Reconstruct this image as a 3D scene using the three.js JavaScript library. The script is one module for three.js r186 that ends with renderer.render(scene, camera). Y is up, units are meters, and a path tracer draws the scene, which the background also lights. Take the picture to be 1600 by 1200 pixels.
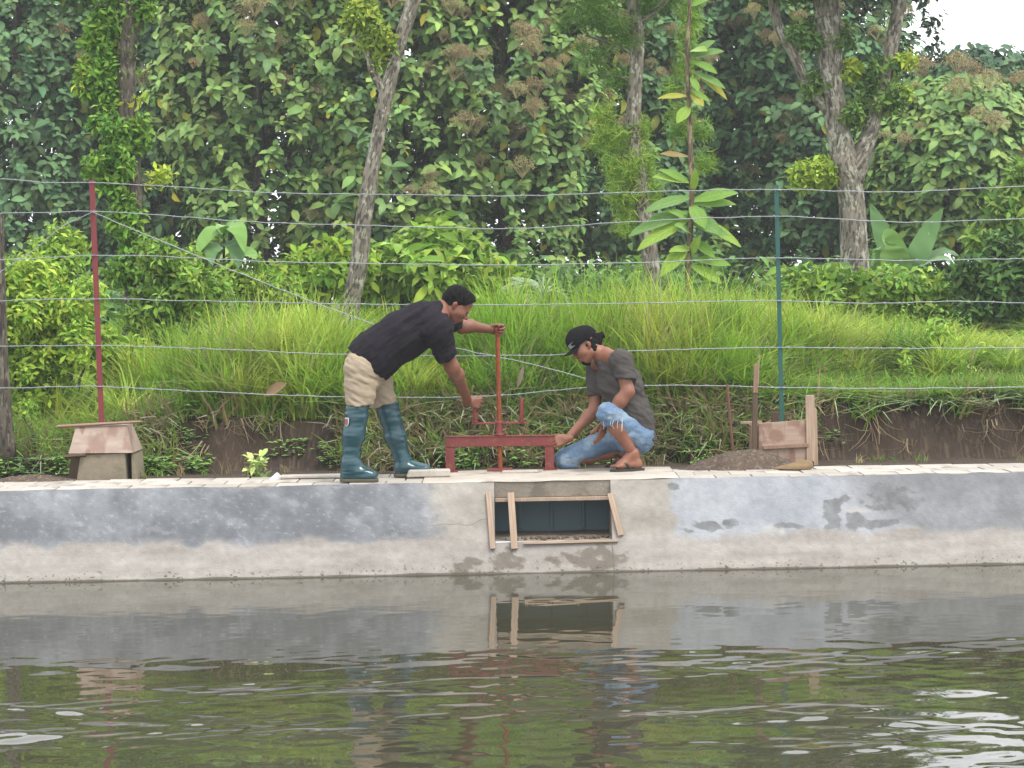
import * as THREE from 'three';
import { mergeGeometries } from 'three/addons/utils/BufferGeometryUtils.js';
import { RoundedBoxGeometry } from 'three/addons/geometries/RoundedBoxGeometry.js';

// ------------------------------------------------------------------ camera, sky, sun, exposure
const P = 0.60;                       // height of the walkway above the water (water is y = 0)
const EYE = new THREE.Vector3(0, 1.878, 14.3), FOCAL = 3300, ROLL = 1.07 * Math.PI / 180, PITCH = Math.atan(143 / 3300);
const scene = new THREE.Scene();
const camera = new THREE.PerspectiveCamera(2 * Math.atan(600 / FOCAL) * 180 / Math.PI, 4 / 3, 0.1, 600);
camera.position.copy(EYE);
camera.rotation.set(-PITCH, 0, 0);
camera.rotateZ(-ROLL);
camera.updateMatrixWorld();

const renderer = new THREE.WebGLRenderer({ antialias: true });
renderer.toneMapping = THREE.LinearToneMapping;
renderer.toneMappingExposure = 2.1;
renderer.shadowMap.enabled = true;

function overcastSky() {              // a bright, even layer of thin cloud
  const W = 512, H = 256, d = new Float32Array(W * H * 4);
  for (let j = 0; j < H; j++) {
    const el = ((j + 0.5) / H - 0.5) * Math.PI, y = Math.sin(el);
    for (let i = 0; i < W; i++) {
      const a = i / W * Math.PI * 2, x = Math.cos(a) * Math.cos(el), z = Math.sin(a) * Math.cos(el);
      const n = fbm3(x * 2.2 + 9, y * 5, z * 2.2, 4) - 0.5;
      const l = (y > 0 ? 0.98 + 0.22 * y : 0.5) * (1 + 0.22 * n);
      d.set([l * 0.97, l * 0.995, l * 1.03, 1], (j * W + i) * 4);
    }
  }
  const t = new THREE.DataTexture(d, W, H, THREE.RGBAFormat, THREE.FloatType);
  t.mapping = THREE.EquirectangularReflectionMapping; t.magFilter = THREE.LinearFilter; t.needsUpdate = true;
  return t;
}
function hash(x, y, z) { let h = Math.imul(x | 0, 374761393) ^ Math.imul(y | 0, 668265263) ^ Math.imul(z | 0, 1442695041); h = Math.imul(h ^ (h >>> 13), 1274126177); return ((h ^ (h >>> 16)) >>> 0) / 4294967296; }
function noise3(x, y, z) {
  const X = Math.floor(x), Y = Math.floor(y), Z = Math.floor(z); x -= X; y -= Y; z -= Z;
  const u = x * x * (3 - 2 * x), v = y * y * (3 - 2 * y), w = z * z * (3 - 2 * z);
  const l = (a, b, t) => a + (b - a) * t;
  return l(l(l(hash(X, Y, Z), hash(X + 1, Y, Z), u), l(hash(X, Y + 1, Z), hash(X + 1, Y + 1, Z), u), v),
    l(l(hash(X, Y, Z + 1), hash(X + 1, Y, Z + 1), u), l(hash(X, Y + 1, Z + 1), hash(X + 1, Y + 1, Z + 1), u), v), w);
}
function fbm3(x, y, z, o = 4) { let s = 0, a = 0.5, n = 0; for (let i = 0; i < o; i++) { s += a * noise3(x, y, z); n += a; a *= 0.5; x *= 2.03; y *= 2.03; z *= 2.03; } return s / n; }
scene.background = overcastSky();
scene.environment = scene.background;

const sun = new THREE.DirectionalLight(new THREE.Color(1, 0.95, 0.86), 1.5);
sun.name = 'sun'; sun.position.set(7, 16, 4); sun.target.position.set(0, 0, -4);
sun.castShadow = true; sun.shadow.radius = 36; sun.shadow.mapSize.set(4096, 4096);
Object.assign(sun.shadow.camera, { left: -18, right: 18, top: 18, bottom: -18, near: 1, far: 80 });
scene.add(sun, sun.target);
scene.fog = new THREE.FogExp2(new THREE.Color().setRGB(0.92, 0.96, 0.97), 0.0011);

// ------------------------------------------------------------------ helpers
const V = (x, y, z) => new THREE.Vector3(x, y, z);
const lerp = THREE.MathUtils.lerp, clamp = THREE.MathUtils.clamp, sstep = (a, b, x) => { const t = clamp((x - a) / (b - a), 0, 1); return t * t * (3 - 2 * t); };
function rng(seed) { let s = seed >>> 0; return () => { s = (s + 0x6d2b79f5) | 0; let t = Math.imul(s ^ (s >>> 15), 1 | s); t = (t + Math.imul(t ^ (t >>> 7), 61 | t)) ^ t; return ((t ^ (t >>> 14)) >>> 0) / 4294967296; }; }
const CR = Math.cos(ROLL), SR = Math.sin(ROLL), CP = Math.cos(PITCH), SP = Math.sin(PITCH);
/** survey of the photograph: the point seen at (px, py) that stands z metres from the wall's edge */
function at(px, py, z) {
  const dx = px - 800, dy = py - 600, u = dx * CR - dy * SR, v = -(dx * SR + dy * CR);
  const d = V(u, v * CP - FOCAL * SP, -FOCAL * CP - v * SP);
  return EYE.clone().addScaledVector(d, (z - EYE.z) / d.z);
}
const ppm = (z) => FOCAL / (EYE.z - z);       // photograph pixels per metre at that distance
const used = {};
function numbered(n) { used[n] = (used[n] ?? -1) + 1; return used[n] ? n + '_' + String(used[n]).padStart(3, '0') : n; }
function tag(o, label, category, group, kind) { o.userData.label = label; if (category) o.userData.category = category; if (group) o.userData.group = group; if (kind) o.userData.kind = kind; return o; }
function thing(name, label, category, pos = V(0, 0, 0), group) { const g = new THREE.Group(); g.name = numbered(name); g.position.copy(pos); scene.add(g); return tag(g, label, category, group); }
function mesh(name, geo, mat, parent, world = true) {
  const m = new THREE.Mesh(geo, mat); m.name = parent === scene ? numbered(name) : name; m.castShadow = m.receiveShadow = true;
  if (world && parent !== scene) { let o = V(0, 0, 0), q = parent; while (q && q !== scene) { o.add(q.position); q = q.parent; } m.position.copy(o).negate(); }   // geometry given in world coordinates
  parent.add(m); return m;
}
function structure(name, geo, mat) { const m = mesh(name, geo, mat, scene); m.userData.kind = 'structure'; return m; }
function localise(geo, origin) { return geo.translate(-origin.x, -origin.y, -origin.z); }
const std = (o) => new THREE.MeshStandardMaterial({ roughness: 0.85, ...o });
const phy = (o) => new THREE.MeshPhysicalMaterial({ roughness: 0.85, ...o });
const rgb = (r, g, b) => new THREE.Color().setRGB(r, g, b);
const merge = (list) => mergeGeometries(list.map((g) => { const h = g.index ? g.toNonIndexed() : g; for (const k of Object.keys(h.attributes)) if (!['position', 'normal', 'uv'].includes(k)) h.deleteAttribute(k); return h; }));

function tex(w, h, f, { srgb = true, repeat = [1, 1], wrap = THREE.RepeatWrapping } = {}) {
  const d = new Uint8Array(w * h * 4);
  for (let j = 0; j < h; j++) for (let i = 0; i < w; i++) { const c = f(i / w, j / h, i, j); const k = (j * w + i) * 4; for (let q = 0; q < 3; q++) d[k + q] = clamp(Math.round((Array.isArray(c) ? c[q] : c) * 255), 0, 255); d[k + 3] = 255; }
  const t = new THREE.DataTexture(d, w, h, THREE.RGBAFormat, THREE.UnsignedByteType);
  t.wrapS = t.wrapT = wrap; t.magFilter = THREE.LinearFilter; t.repeat.set(...repeat); if (srgb) t.colorSpace = THREE.SRGBColorSpace; t.needsUpdate = true; return t;
}
// fbm that tiles with period 1 in u and v
function tileNoise(u, v, fx, fy, oct = 4, seed = 0) {
  let s = 0, a = 0.5, n = 0;
  for (let o = 0; o < oct; o++) {
    const x = u * fx, y = v * fy, X = Math.floor(x), Y = Math.floor(y), p = x - X, q = y - Y, U = p * p * (3 - 2 * p), W = q * q * (3 - 2 * q);
    const g = (i, j) => hash(((i % fx) + fx) % fx, ((j % fy) + fy) % fy, seed + o * 17);
    s += a * lerp(lerp(g(X, Y), g(X + 1, Y), U), lerp(g(X, Y + 1), g(X + 1, Y + 1), U), W); n += a; a *= 0.5; fx *= 2; fy *= 2;
  }
  return s / n;
}
const mix3 = (a, b, t) => [lerp(a[0], b[0], t), lerp(a[1], b[1], t), lerp(a[2], b[2], t)];

/** tapering tube through points, with uneven surface; uv in metres */
function limb(pts, radii, { radial = 10, step = 0.12, rough = 0.08, seed = 1, cap = true } = {}) {
  const curve = new THREE.CatmullRomCurve3(pts, false, 'centripetal'), L = curve.getLength(), n = Math.max(3, Math.round(L / step));
  const pos = [], uv = [], idx = []; let ref = V(0.3, 0, 1).normalize();
  for (let i = 0; i <= n; i++) {
    const t = i / n, p = curve.getPoint(t), tan = curve.getTangent(t);
    ref = ref.clone().addScaledVector(tan, -ref.dot(tan)).normalize(); const bi = tan.clone().cross(ref);
    const k = t * (radii.length - 1), k0 = Math.min(radii.length - 2, Math.floor(k)), r0 = lerp(radii[k0], radii[k0 + 1], k - k0);
    for (let j = 0; j <= radial; j++) {
      const a = j / radial * Math.PI * 2, jj = j % radial, aa = jj / radial * Math.PI * 2;
      const r = r0 * (1 + rough * 2 * (fbm3(Math.cos(aa) * 1.6 + seed, Math.sin(aa) * 1.6, t * L / (r0 * 5 + 0.05), 3) - 0.5));
      pos.push(p.x + (ref.x * Math.cos(a) + bi.x * Math.sin(a)) * r, p.y + (ref.y * Math.cos(a) + bi.y * Math.sin(a)) * r, p.z + (ref.z * Math.cos(a) + bi.z * Math.sin(a)) * r);
      uv.push(j / radial * 2 * Math.PI * r0, t * L);
    }
  }
  const w = radial + 1;
  for (let i = 0; i < n; i++) for (let j = 0; j < radial; j++) { const a = i * w + j; idx.push(a, a + 1, a + w, a + 1, a + w + 1, a + w); }
  if (cap) for (const [row, flip] of [[0, true], [n, false]]) { const c = pos.length / 3, p = curve.getPoint(row ? 1 : 0); pos.push(p.x, p.y, p.z); uv.push(0, 0); for (let j = 0; j < radial; j++) { const a = row * w + j; flip ? idx.push(c, a + 1, a) : idx.push(c, a, a + 1); } }
  const g = new THREE.BufferGeometry(); g.setAttribute('position', new THREE.Float32BufferAttribute(pos, 3)); g.setAttribute('uv', new THREE.Float32BufferAttribute(uv, 2)); g.setIndex(idx); g.computeVertexNormals(); return g;
}
/** box between two points, w across, t thick, turned so that its wide face looks along `face` */
function bar(a, b, w, t, face = V(0, 0, 1), bevel = 0.003) {
  const d = b.clone().sub(a), L = d.length(), y = d.normalize(), z = face.clone().addScaledVector(y, -face.dot(y)).normalize(), x = y.clone().cross(z);
  const g = bevel ? new RoundedBoxGeometry(w, L, t, 1, Math.min(bevel, t / 3, w / 3)) : new THREE.BoxGeometry(w, L, t);
  const p = g.attributes.position, uv = g.attributes.uv, nr = g.attributes.normal;
  for (let i = 0; i < p.count; i++) uv.setXY(i, Math.abs(nr.getX(i)) > 0.7 ? p.getZ(i) : p.getX(i), Math.abs(nr.getY(i)) > 0.7 ? p.getZ(i) : p.getY(i));
  const m = new THREE.Matrix4().makeBasis(x, y, z).setPosition(a.clone().add(b).multiplyScalar(0.5)); return g.applyMatrix4(m);
}
/** box given by its bounds, uv in metres */
function block(x0, x1, y0, y1, z0, z1, bevel = 0.004) {
  const w = x1 - x0, h = y1 - y0, d = z1 - z0, g = new RoundedBoxGeometry(w, h, d, 1, Math.min(bevel, w / 3, h / 3, d / 3));
  const p = g.attributes.position, n = g.attributes.normal, uv = g.attributes.uv;
  g.translate((x0 + x1) / 2, (y0 + y1) / 2, (z0 + z1) / 2);
  for (let i = 0; i < p.count; i++) { const ax = Math.abs(n.getX(i)), ay = Math.abs(n.getY(i)); uv.setXY(i, ax > 0.7 ? p.getZ(i) : p.getX(i), ay > 0.7 ? p.getZ(i) : p.getY(i)); }
  return g;
}
/** prism of a quadrilateral or polygon [[x,y],...] standing in the plane z0, thickness back to z1 */
function prism(poly, z0, z1) { const s = new THREE.Shape(poly.map(([x, y]) => new THREE.Vector2(x, y))); const g = new THREE.ExtrudeGeometry(s, { depth: z1 - z0, bevelEnabled: true, bevelThickness: 0.002, bevelSize: 0.002, bevelSegments: 1 }); return g.translate(0, 0, z0); }

// leaves: base at the origin, growing along +z, upper side +y
function leafGeo(len, wid, { segs = 3, fold = 0.25, droop = 0.35, tip = 1, wave = 0, seed = 1 } = {}) {
  const pos = [], uv = [], idx = [];
  for (let i = 0; i <= segs; i++) {
    const t = i / segs, w = wid / 2 * Math.pow(Math.sin(Math.PI * Math.pow(clamp(t, 0.03, 0.985), tip)), 0.8), y = -droop * len * t * t + fold * 0, z = len * Math.sin(Math.min(1.4, t * (1 + droop * 0.2))) / Math.sin(Math.min(1.4, 1 + droop * 0.2));
    const k = wave * len * Math.sin(t * 9 + seed);
    pos.push(-w, y + fold * w + k, z, 0, y, z, w, y + fold * w - k, z); uv.push(0, t, 0.5, t, 1, t);
    if (i < segs) { const a = i * 3; idx.push(a, a + 1, a + 3, a + 1, a + 4, a + 3, a + 1, a + 2, a + 4, a + 2, a + 5, a + 4); }
  }
  const g = new THREE.BufferGeometry(); g.setAttribute('position', new THREE.Float32BufferAttribute(pos, 3)); g.setAttribute('uv', new THREE.Float32BufferAttribute(uv, 2)); g.setIndex(idx.map((v, i) => idx[i - i % 3 + (2 - i % 3)])); g.computeVertexNormals(); return g;
}
const _x = V(), _y = V(), _z = V(), _m = new THREE.Matrix4();
function place(p, dir, up, s) {       // matrix that lays a leaf at p along dir
  _z.copy(dir).normalize(); _y.copy(up).addScaledVector(_z, -up.dot(_z)); if (_y.lengthSq() < 1e-6) _y.set(_z.y, -_z.x, 0.1); _y.normalize(); _x.copy(_y).cross(_z);
  return _m.makeBasis(_x, _y, _z).scale(V(s, s, s)).setPosition(p).clone();
}
/** many alike leaves or blades in one object */
function copies(name, geo, mat, list, parent) {
  const m = new THREE.InstancedMesh(geo, mat, list.length); m.name = parent === scene ? numbered(name) : name; m.castShadow = m.receiveShadow = true;
  list.forEach((e, i) => { m.setMatrixAt(i, e.m); m.setColorAt(i, e.c); });
  m.userData.kind = 'stuff';
  if (parent !== scene) { const o = V(0, 0, 0); let q = parent; while (q && q !== scene) { o.add(q.position); q = q.parent; } m.position.copy(o).negate(); }
  parent.add(m); return m;
}
const tint = (r, base, amt, warm = 0) => { const k = 1 + (r() - 0.5) * amt * 2, w = (r() - 0.5) * 2 * warm; return rgb(clamp(base[0] * k * (1 + w), 0, 1), base[1] * k, clamp(base[2] * k * (1 - w * 0.5), 0, 1)); };
/** joins leaves (a geometry under local matrices, each with its own tone) into one twig or rosette */
function spray(geo, leaves) {
  const src = geo.toNonIndexed(), P0 = src.attributes.position, N0 = src.attributes.normal, pos = [], nor = [], col = [], a = V(), nm = new THREE.Matrix3();
  for (const { m, k } of leaves) { nm.getNormalMatrix(m); for (let i = 0; i < P0.count; i++) { a.fromBufferAttribute(P0, i).applyMatrix4(m); pos.push(a.x, a.y, a.z); a.fromBufferAttribute(N0, i).applyMatrix3(nm).normalize(); nor.push(a.x, a.y, a.z); col.push(k[0], k[1], k[2]); } }
  const g = new THREE.BufferGeometry(); g.setAttribute('position', new THREE.Float32BufferAttribute(pos, 3)); g.setAttribute('normal', new THREE.Float32BufferAttribute(nor, 3)); g.setAttribute('color', new THREE.Float32BufferAttribute(col, 3)); return g;
}
const leafMat = phy({ color: 0xffffff, vertexColors: true, roughness: 1, transmission: 0.35, thickness: 0, specularIntensity: 0.5, side: THREE.DoubleSide });
const glossLeafMat = std({ color: 0xffffff, roughness: 0.5, side: THREE.DoubleSide });
const grassMat = phy({ color: 0xffffff, roughness: 1, transmission: 0.45, thickness: 0, specularIntensity: 0.4, side: THREE.DoubleSide });

const veinTex = tex(128, 256, (u, v) => { const d = Math.abs(u - 0.5), q = Math.abs(((v * 9 - d * 3.2) % 1 + 1) % 1 - 0.5), n = tileNoise(u, v, 6, 12, 4, 55); const side = 1 - sstep(0.04, 0.12, q), mid = 1 - sstep(0.012, 0.035, d); return mix3(mix3([0.86, 0.88, 0.84], [0.98, 0.98, 0.96], n), [1, 1, 0.93], Math.max(mid, side * 0.45)).map((c) => c * (0.93 + 0.07 * Math.max(mid, side))); });

// ------------------------------------------------------------------ surfaces (what they are made of)
const barkTex = tex(512, 512, (u, v) => { const f = tileNoise(u, v, 9, 6, 5, 3), c = tileNoise(u, v, 26, 11, 4, 8), l = sstep(0.54, 0.62, tileNoise(u, v, 8, 10, 5, 21)); const crack = sstep(0.40, 0.52, c); let b = mix3([0.21, 0.185, 0.16], [0.56, 0.525, 0.475], clamp((f - 0.25) * 0.9 + crack * 0.45, 0, 1)); return mix3(b, [0.66, 0.66, 0.60], l * 0.6 * (0.4 + 0.6 * crack)); });
const barkBump = tex(512, 512, (u, v) => tileNoise(u, v, 9, 6, 5, 3) * 0.5 + 0.5 * sstep(0.36, 0.56, tileNoise(u, v, 26, 11, 4, 8)), { srgb: false });
barkTex.repeat.set(1.9, 1.3); barkBump.repeat.set(1.9, 1.3);
const barkMat = std({ map: barkTex, bumpMap: barkBump, bumpScale: 0.012, color: rgb(1.0, 1.02, 1.0) });
const darkBarkMat = std({ map: barkTex, bumpMap: barkBump, bumpScale: 0.012, color: rgb(0.42, 0.4, 0.36) });
const woodTex = (a, b, seed) => tex(128, 512, (u, v) => { const g = tileNoise(u, v, 24, 3, 4, seed), k = tileNoise(u, v, 4, 4, 4, seed + 5); return mix3(a, b, g * 0.7 + k * 0.3); }, { repeat: [8, 2] });
const woodGrey = std({ color: rgb(0.8, 0.78, 0.75), map: woodTex([0.52, 0.44, 0.38], [0.78, 0.70, 0.62], 4), roughness: 0.9 });
const woodRed = std({ color: rgb(0.8, 0.76, 0.72), map: woodTex([0.42, 0.33, 0.28], [0.68, 0.57, 0.50], 14), roughness: 0.9 });
const woodDark = std({ color: rgb(0.75, 0.73, 0.7), map: woodTex([0.26, 0.21, 0.17], [0.46, 0.38, 0.31], 24), roughness: 0.92 });
const grain = tex(256, 256, (u, v) => 0.5 * tileNoise(u, v, 60, 60, 3, 1) + 0.5 * tileNoise(u, v, 12, 12, 4, 2), { srgb: false, repeat: [2, 2] });
const pavTex = tex(512, 512, (u, v) => { const a = tileNoise(u, v, 5, 5, 5, 31), b = tileNoise(u, v, 70, 70, 2, 32), s = sstep(0.62, 0.75, tileNoise(u, v, 9, 9, 4, 33)); return mix3(mix3([0.60, 0.56, 0.52], [0.80, 0.76, 0.71], a * 0.8 + b * 0.3), [0.50, 0.46, 0.41], s * 0.5); }, { repeat: [0.7, 0.7] });
const pavMats = [0.82, 0.72, 0.9].map((k) => std({ map: pavTex, color: rgb(k * 0.90, k * 0.93, k * 0.95), bumpMap: grain, bumpScale: 0.003 }));
const concreteMat = std({ map: pavTex, color: rgb(0.78, 0.79, 0.79), bumpMap: grain, bumpScale: 0.004 });
const dirtTex = tex(512, 512, (u, v) => { const a = tileNoise(u, v, 8, 8, 5, 41), b = tileNoise(u, v, 48, 48, 3, 42), p = sstep(0.7, 0.8, tileNoise(u, v, 64, 64, 1, 44)); return mix3(mix3([0.20, 0.165, 0.14], [0.37, 0.31, 0.26], a * 0.6 + b * 0.4), [0.5, 0.45, 0.38], p * 0.4); }, { repeat: [1, 1] });
const dirtMat = std({ map: dirtTex, bumpMap: grain, bumpScale: 0.02, roughness: 1 });
const redPaint = std({ map: tex(256, 256, (u, v) => { const n = tileNoise(u, v, 8, 8, 5, 91), s = sstep(0.68, 0.74, tileNoise(u, v, 14, 14, 4, 92)); return mix3(mix3([0.38, 0.14, 0.135], [0.47, 0.185, 0.175], n), [0.46, 0.27, 0.17], s * 0.7); }, { repeat: [2.5, 2.5] }), roughness: 0.55, bumpMap: grain, bumpScale: 0.0015 });
const redPostPaint = std({ color: rgb(0.15, 0.018, 0.022), roughness: 0.6 });
const rust = std({ color: rgb(0.7, 0.66, 0.62), map: tex(128, 256, (u, v) => mix3([0.42, 0.18, 0.09], [0.72, 0.38, 0.16], tileNoise(u, v, 8, 16, 5, 51)), { repeat: [4, 3] }), roughness: 0.75 });
const greenPaint = std({ color: rgb(0.008, 0.07, 0.055), roughness: 0.5 });
const wireMat = std({ color: rgb(0.27, 0.285, 0.30), metalness: 0.4, roughness: 0.45 });

// ------------------------------------------------------------------ terrain
const bankEdge = (x) => -1.42 + 0.22 * (fbm3(x * 0.9, 3, 1, 3) - 0.5) + 0.08 * (noise3(x * 5, 7, 2) - 0.5);
function ground(x, z) {
  const d = bankEdge(x) - z;
  const dirt = P - 0.035 + 0.035 * fbm3(x * 3, z * 3, 4, 3) * sstep(-0.75, -0.95, z);
  const lip = 0.40 + 0.10 * (fbm3(x * 1.3, 5, 2, 3) - 0.5) - 0.22 * sstep(-2.2, -3.6, x) + 0.03 * sstep(2, 3.4, x);
  let h = dirt + lip * sstep(0, 0.30, d) * (1 + 0) + 0.36 * sstep(0.1, 6.5, d) + 0.15 * sstep(6, 13, d);
  h += 0.20 * Math.exp(-(((x - 1.35) / 1.25) ** 2) - ((z + 3.9) / 1.1) ** 2);
  h += 0.05 * (fbm3(x * 0.8 + 3, z * 0.8, 1, 3) - 0.5) * sstep(0.2, 1.5, d);
  h += 0.06 * (fbm3(x * 7, h * 9, z * 7, 3) - 0.5) * sstep(0, 0.1, d) * (1 - sstep(0.25, 0.6, d));
  return h;
}
{
  const xs = [], zs = [];
  for (let x = 0; x < 5.6; x += 0.055) xs.push(x); for (let x = 5.6, s = 0.12; x < 320; x += s, s *= 1.2) xs.push(x);
  const X = [...xs.slice(1).map((v) => -v).reverse(), ...xs];
  for (let z = -0.70; z > -2.1; z -= 0.035) zs.push(z); for (let z = -2.1; z > -14; z -= 0.16) zs.push(z); for (let z = -14, s = 0.3; z > -330; z -= s, s *= 1.2) zs.push(z);
  const pos = [], uv = [], col = [], idx = [], W = X.length;
  for (const z of zs) for (const x of X) {
    const d = bankEdge(x) - z, wig = 0.05 * (fbm3(x * 6, z * 6, 8, 3) - 0.5) * sstep(-0.1, 0.1, d);
    pos.push(x, ground(x, z), z + wig); uv.push(x, z + 0.9 * ground(x, z));
    const leafy = sstep(0.30, 0.5, d + 0.4 * (fbm3(x * 3, z * 3, 12, 3) - 0.5));
    const c = mix3([0.95, 0.93, 0.92], [1.0, 1.2, 0.6], leafy); col.push(...c);
  }
  for (let j = 0; j < zs.length - 1; j++) for (let i = 0; i < W - 1; i++) { const a = j * W + i; idx.push(a, a + 1, a + W, a + 1, a + W + 1, a + W); }
  const g = new THREE.BufferGeometry(); g.setAttribute('position', new THREE.Float32BufferAttribute(pos, 3)); g.setAttribute('uv', new THREE.Float32BufferAttribute(uv, 2)); g.setAttribute('color', new THREE.Float32BufferAttribute(col, 3)); g.setIndex(idx); g.computeVertexNormals();
  const m = dirtMat.clone(); m.vertexColors = true; m.color = rgb(0.66, 0.64, 0.62);
  tag(structure('ground', g, m), 'dark soil bank and grassy rising ground behind the concrete walkway');
}

// ------------------------------------------------------------------ water
{
  const r = rng(5), waves = [];
  const N = 46;
  for (let i = 0; i < N; i++) {
    const wl = 0.10 * Math.pow(9, i / (N - 1)), a = (r() - 0.5) * (wl > 0.4 ? 1.1 : 1.6), k = 2 * Math.PI / wl;
    const slope = 0.036 * Math.sqrt(2 / N) * (0.6 + 0.9 * r()) * (wl > 0.35 ? 0.75 : 1);
    waves.push([k * Math.sin(a), k * Math.cos(a), r() * 6.28, slope / k]);
  }
  const H = (x, z) => {
    let h = 0; for (const [kx, kz, ph, A] of waves) h += A * Math.sin(kx * x + kz * z + ph);
    const calm = fbm3(x * 0.35 + 2, z * 0.8, 3, 2);
    const gust = fbm3(x * 0.9 + 7, z * 2.6, 11, 3), env = 0.085 + 0.07 * sstep(0.6, 2.2, z) + (0.17 + 1.6 * sstep(0.48, 0.68, gust + 0.05 * sstep(1, 3, x))) * sstep(2.7, 4.6, z + (calm - 0.5) * 1.2 + 0.10 * x);
    return h * env;
  };
  const xs = [], zs = [];
  for (let x = 0; x < 4.2; x += 0.035) xs.push(x); for (let x = 4.2, s = 0.2; x < 120; x += s, s *= 1.35) xs.push(x);
  const X = [...xs.slice(1).map((v) => -v).reverse(), ...xs];
  for (let z = -0.1; z < 6.6; z += 0.017) zs.push(z); for (let z = 6.6, s = 0.1; z < 13; z += s, s *= 1.3) zs.push(z); zs.push(13);
  const pos = [], nor = [], uv = [], idx = [], W = X.length, e = 0.004;
  for (const z of zs) for (const x of X) { const h = H(x, z); pos.push(x, h, z); const n = V(-(H(x + e, z) - h) / e, 1, -(H(x, z + e) - h) / e).normalize(); nor.push(n.x, n.y, n.z); uv.push(x, z); }
  for (let j = 0; j < zs.length - 1; j++) for (let i = 0; i < W - 1; i++) { const a = j * W + i; idx.push(a, a + W, a + 1, a + 1, a + W, a + W + 1); }
  const g = new THREE.BufferGeometry(); g.setAttribute('position', new THREE.Float32BufferAttribute(pos, 3)); g.setAttribute('normal', new THREE.Float32BufferAttribute(nor, 3)); g.setAttribute('uv', new THREE.Float32BufferAttribute(uv, 2)); g.setIndex(idx);
  tag(structure('water', g, phy({ color: rgb(0.038, 0.036, 0.023), roughness: 0.02, ior: 1.5, specularIntensity: 1 })), 'murky olive brown pond water with ripples');
}

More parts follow.
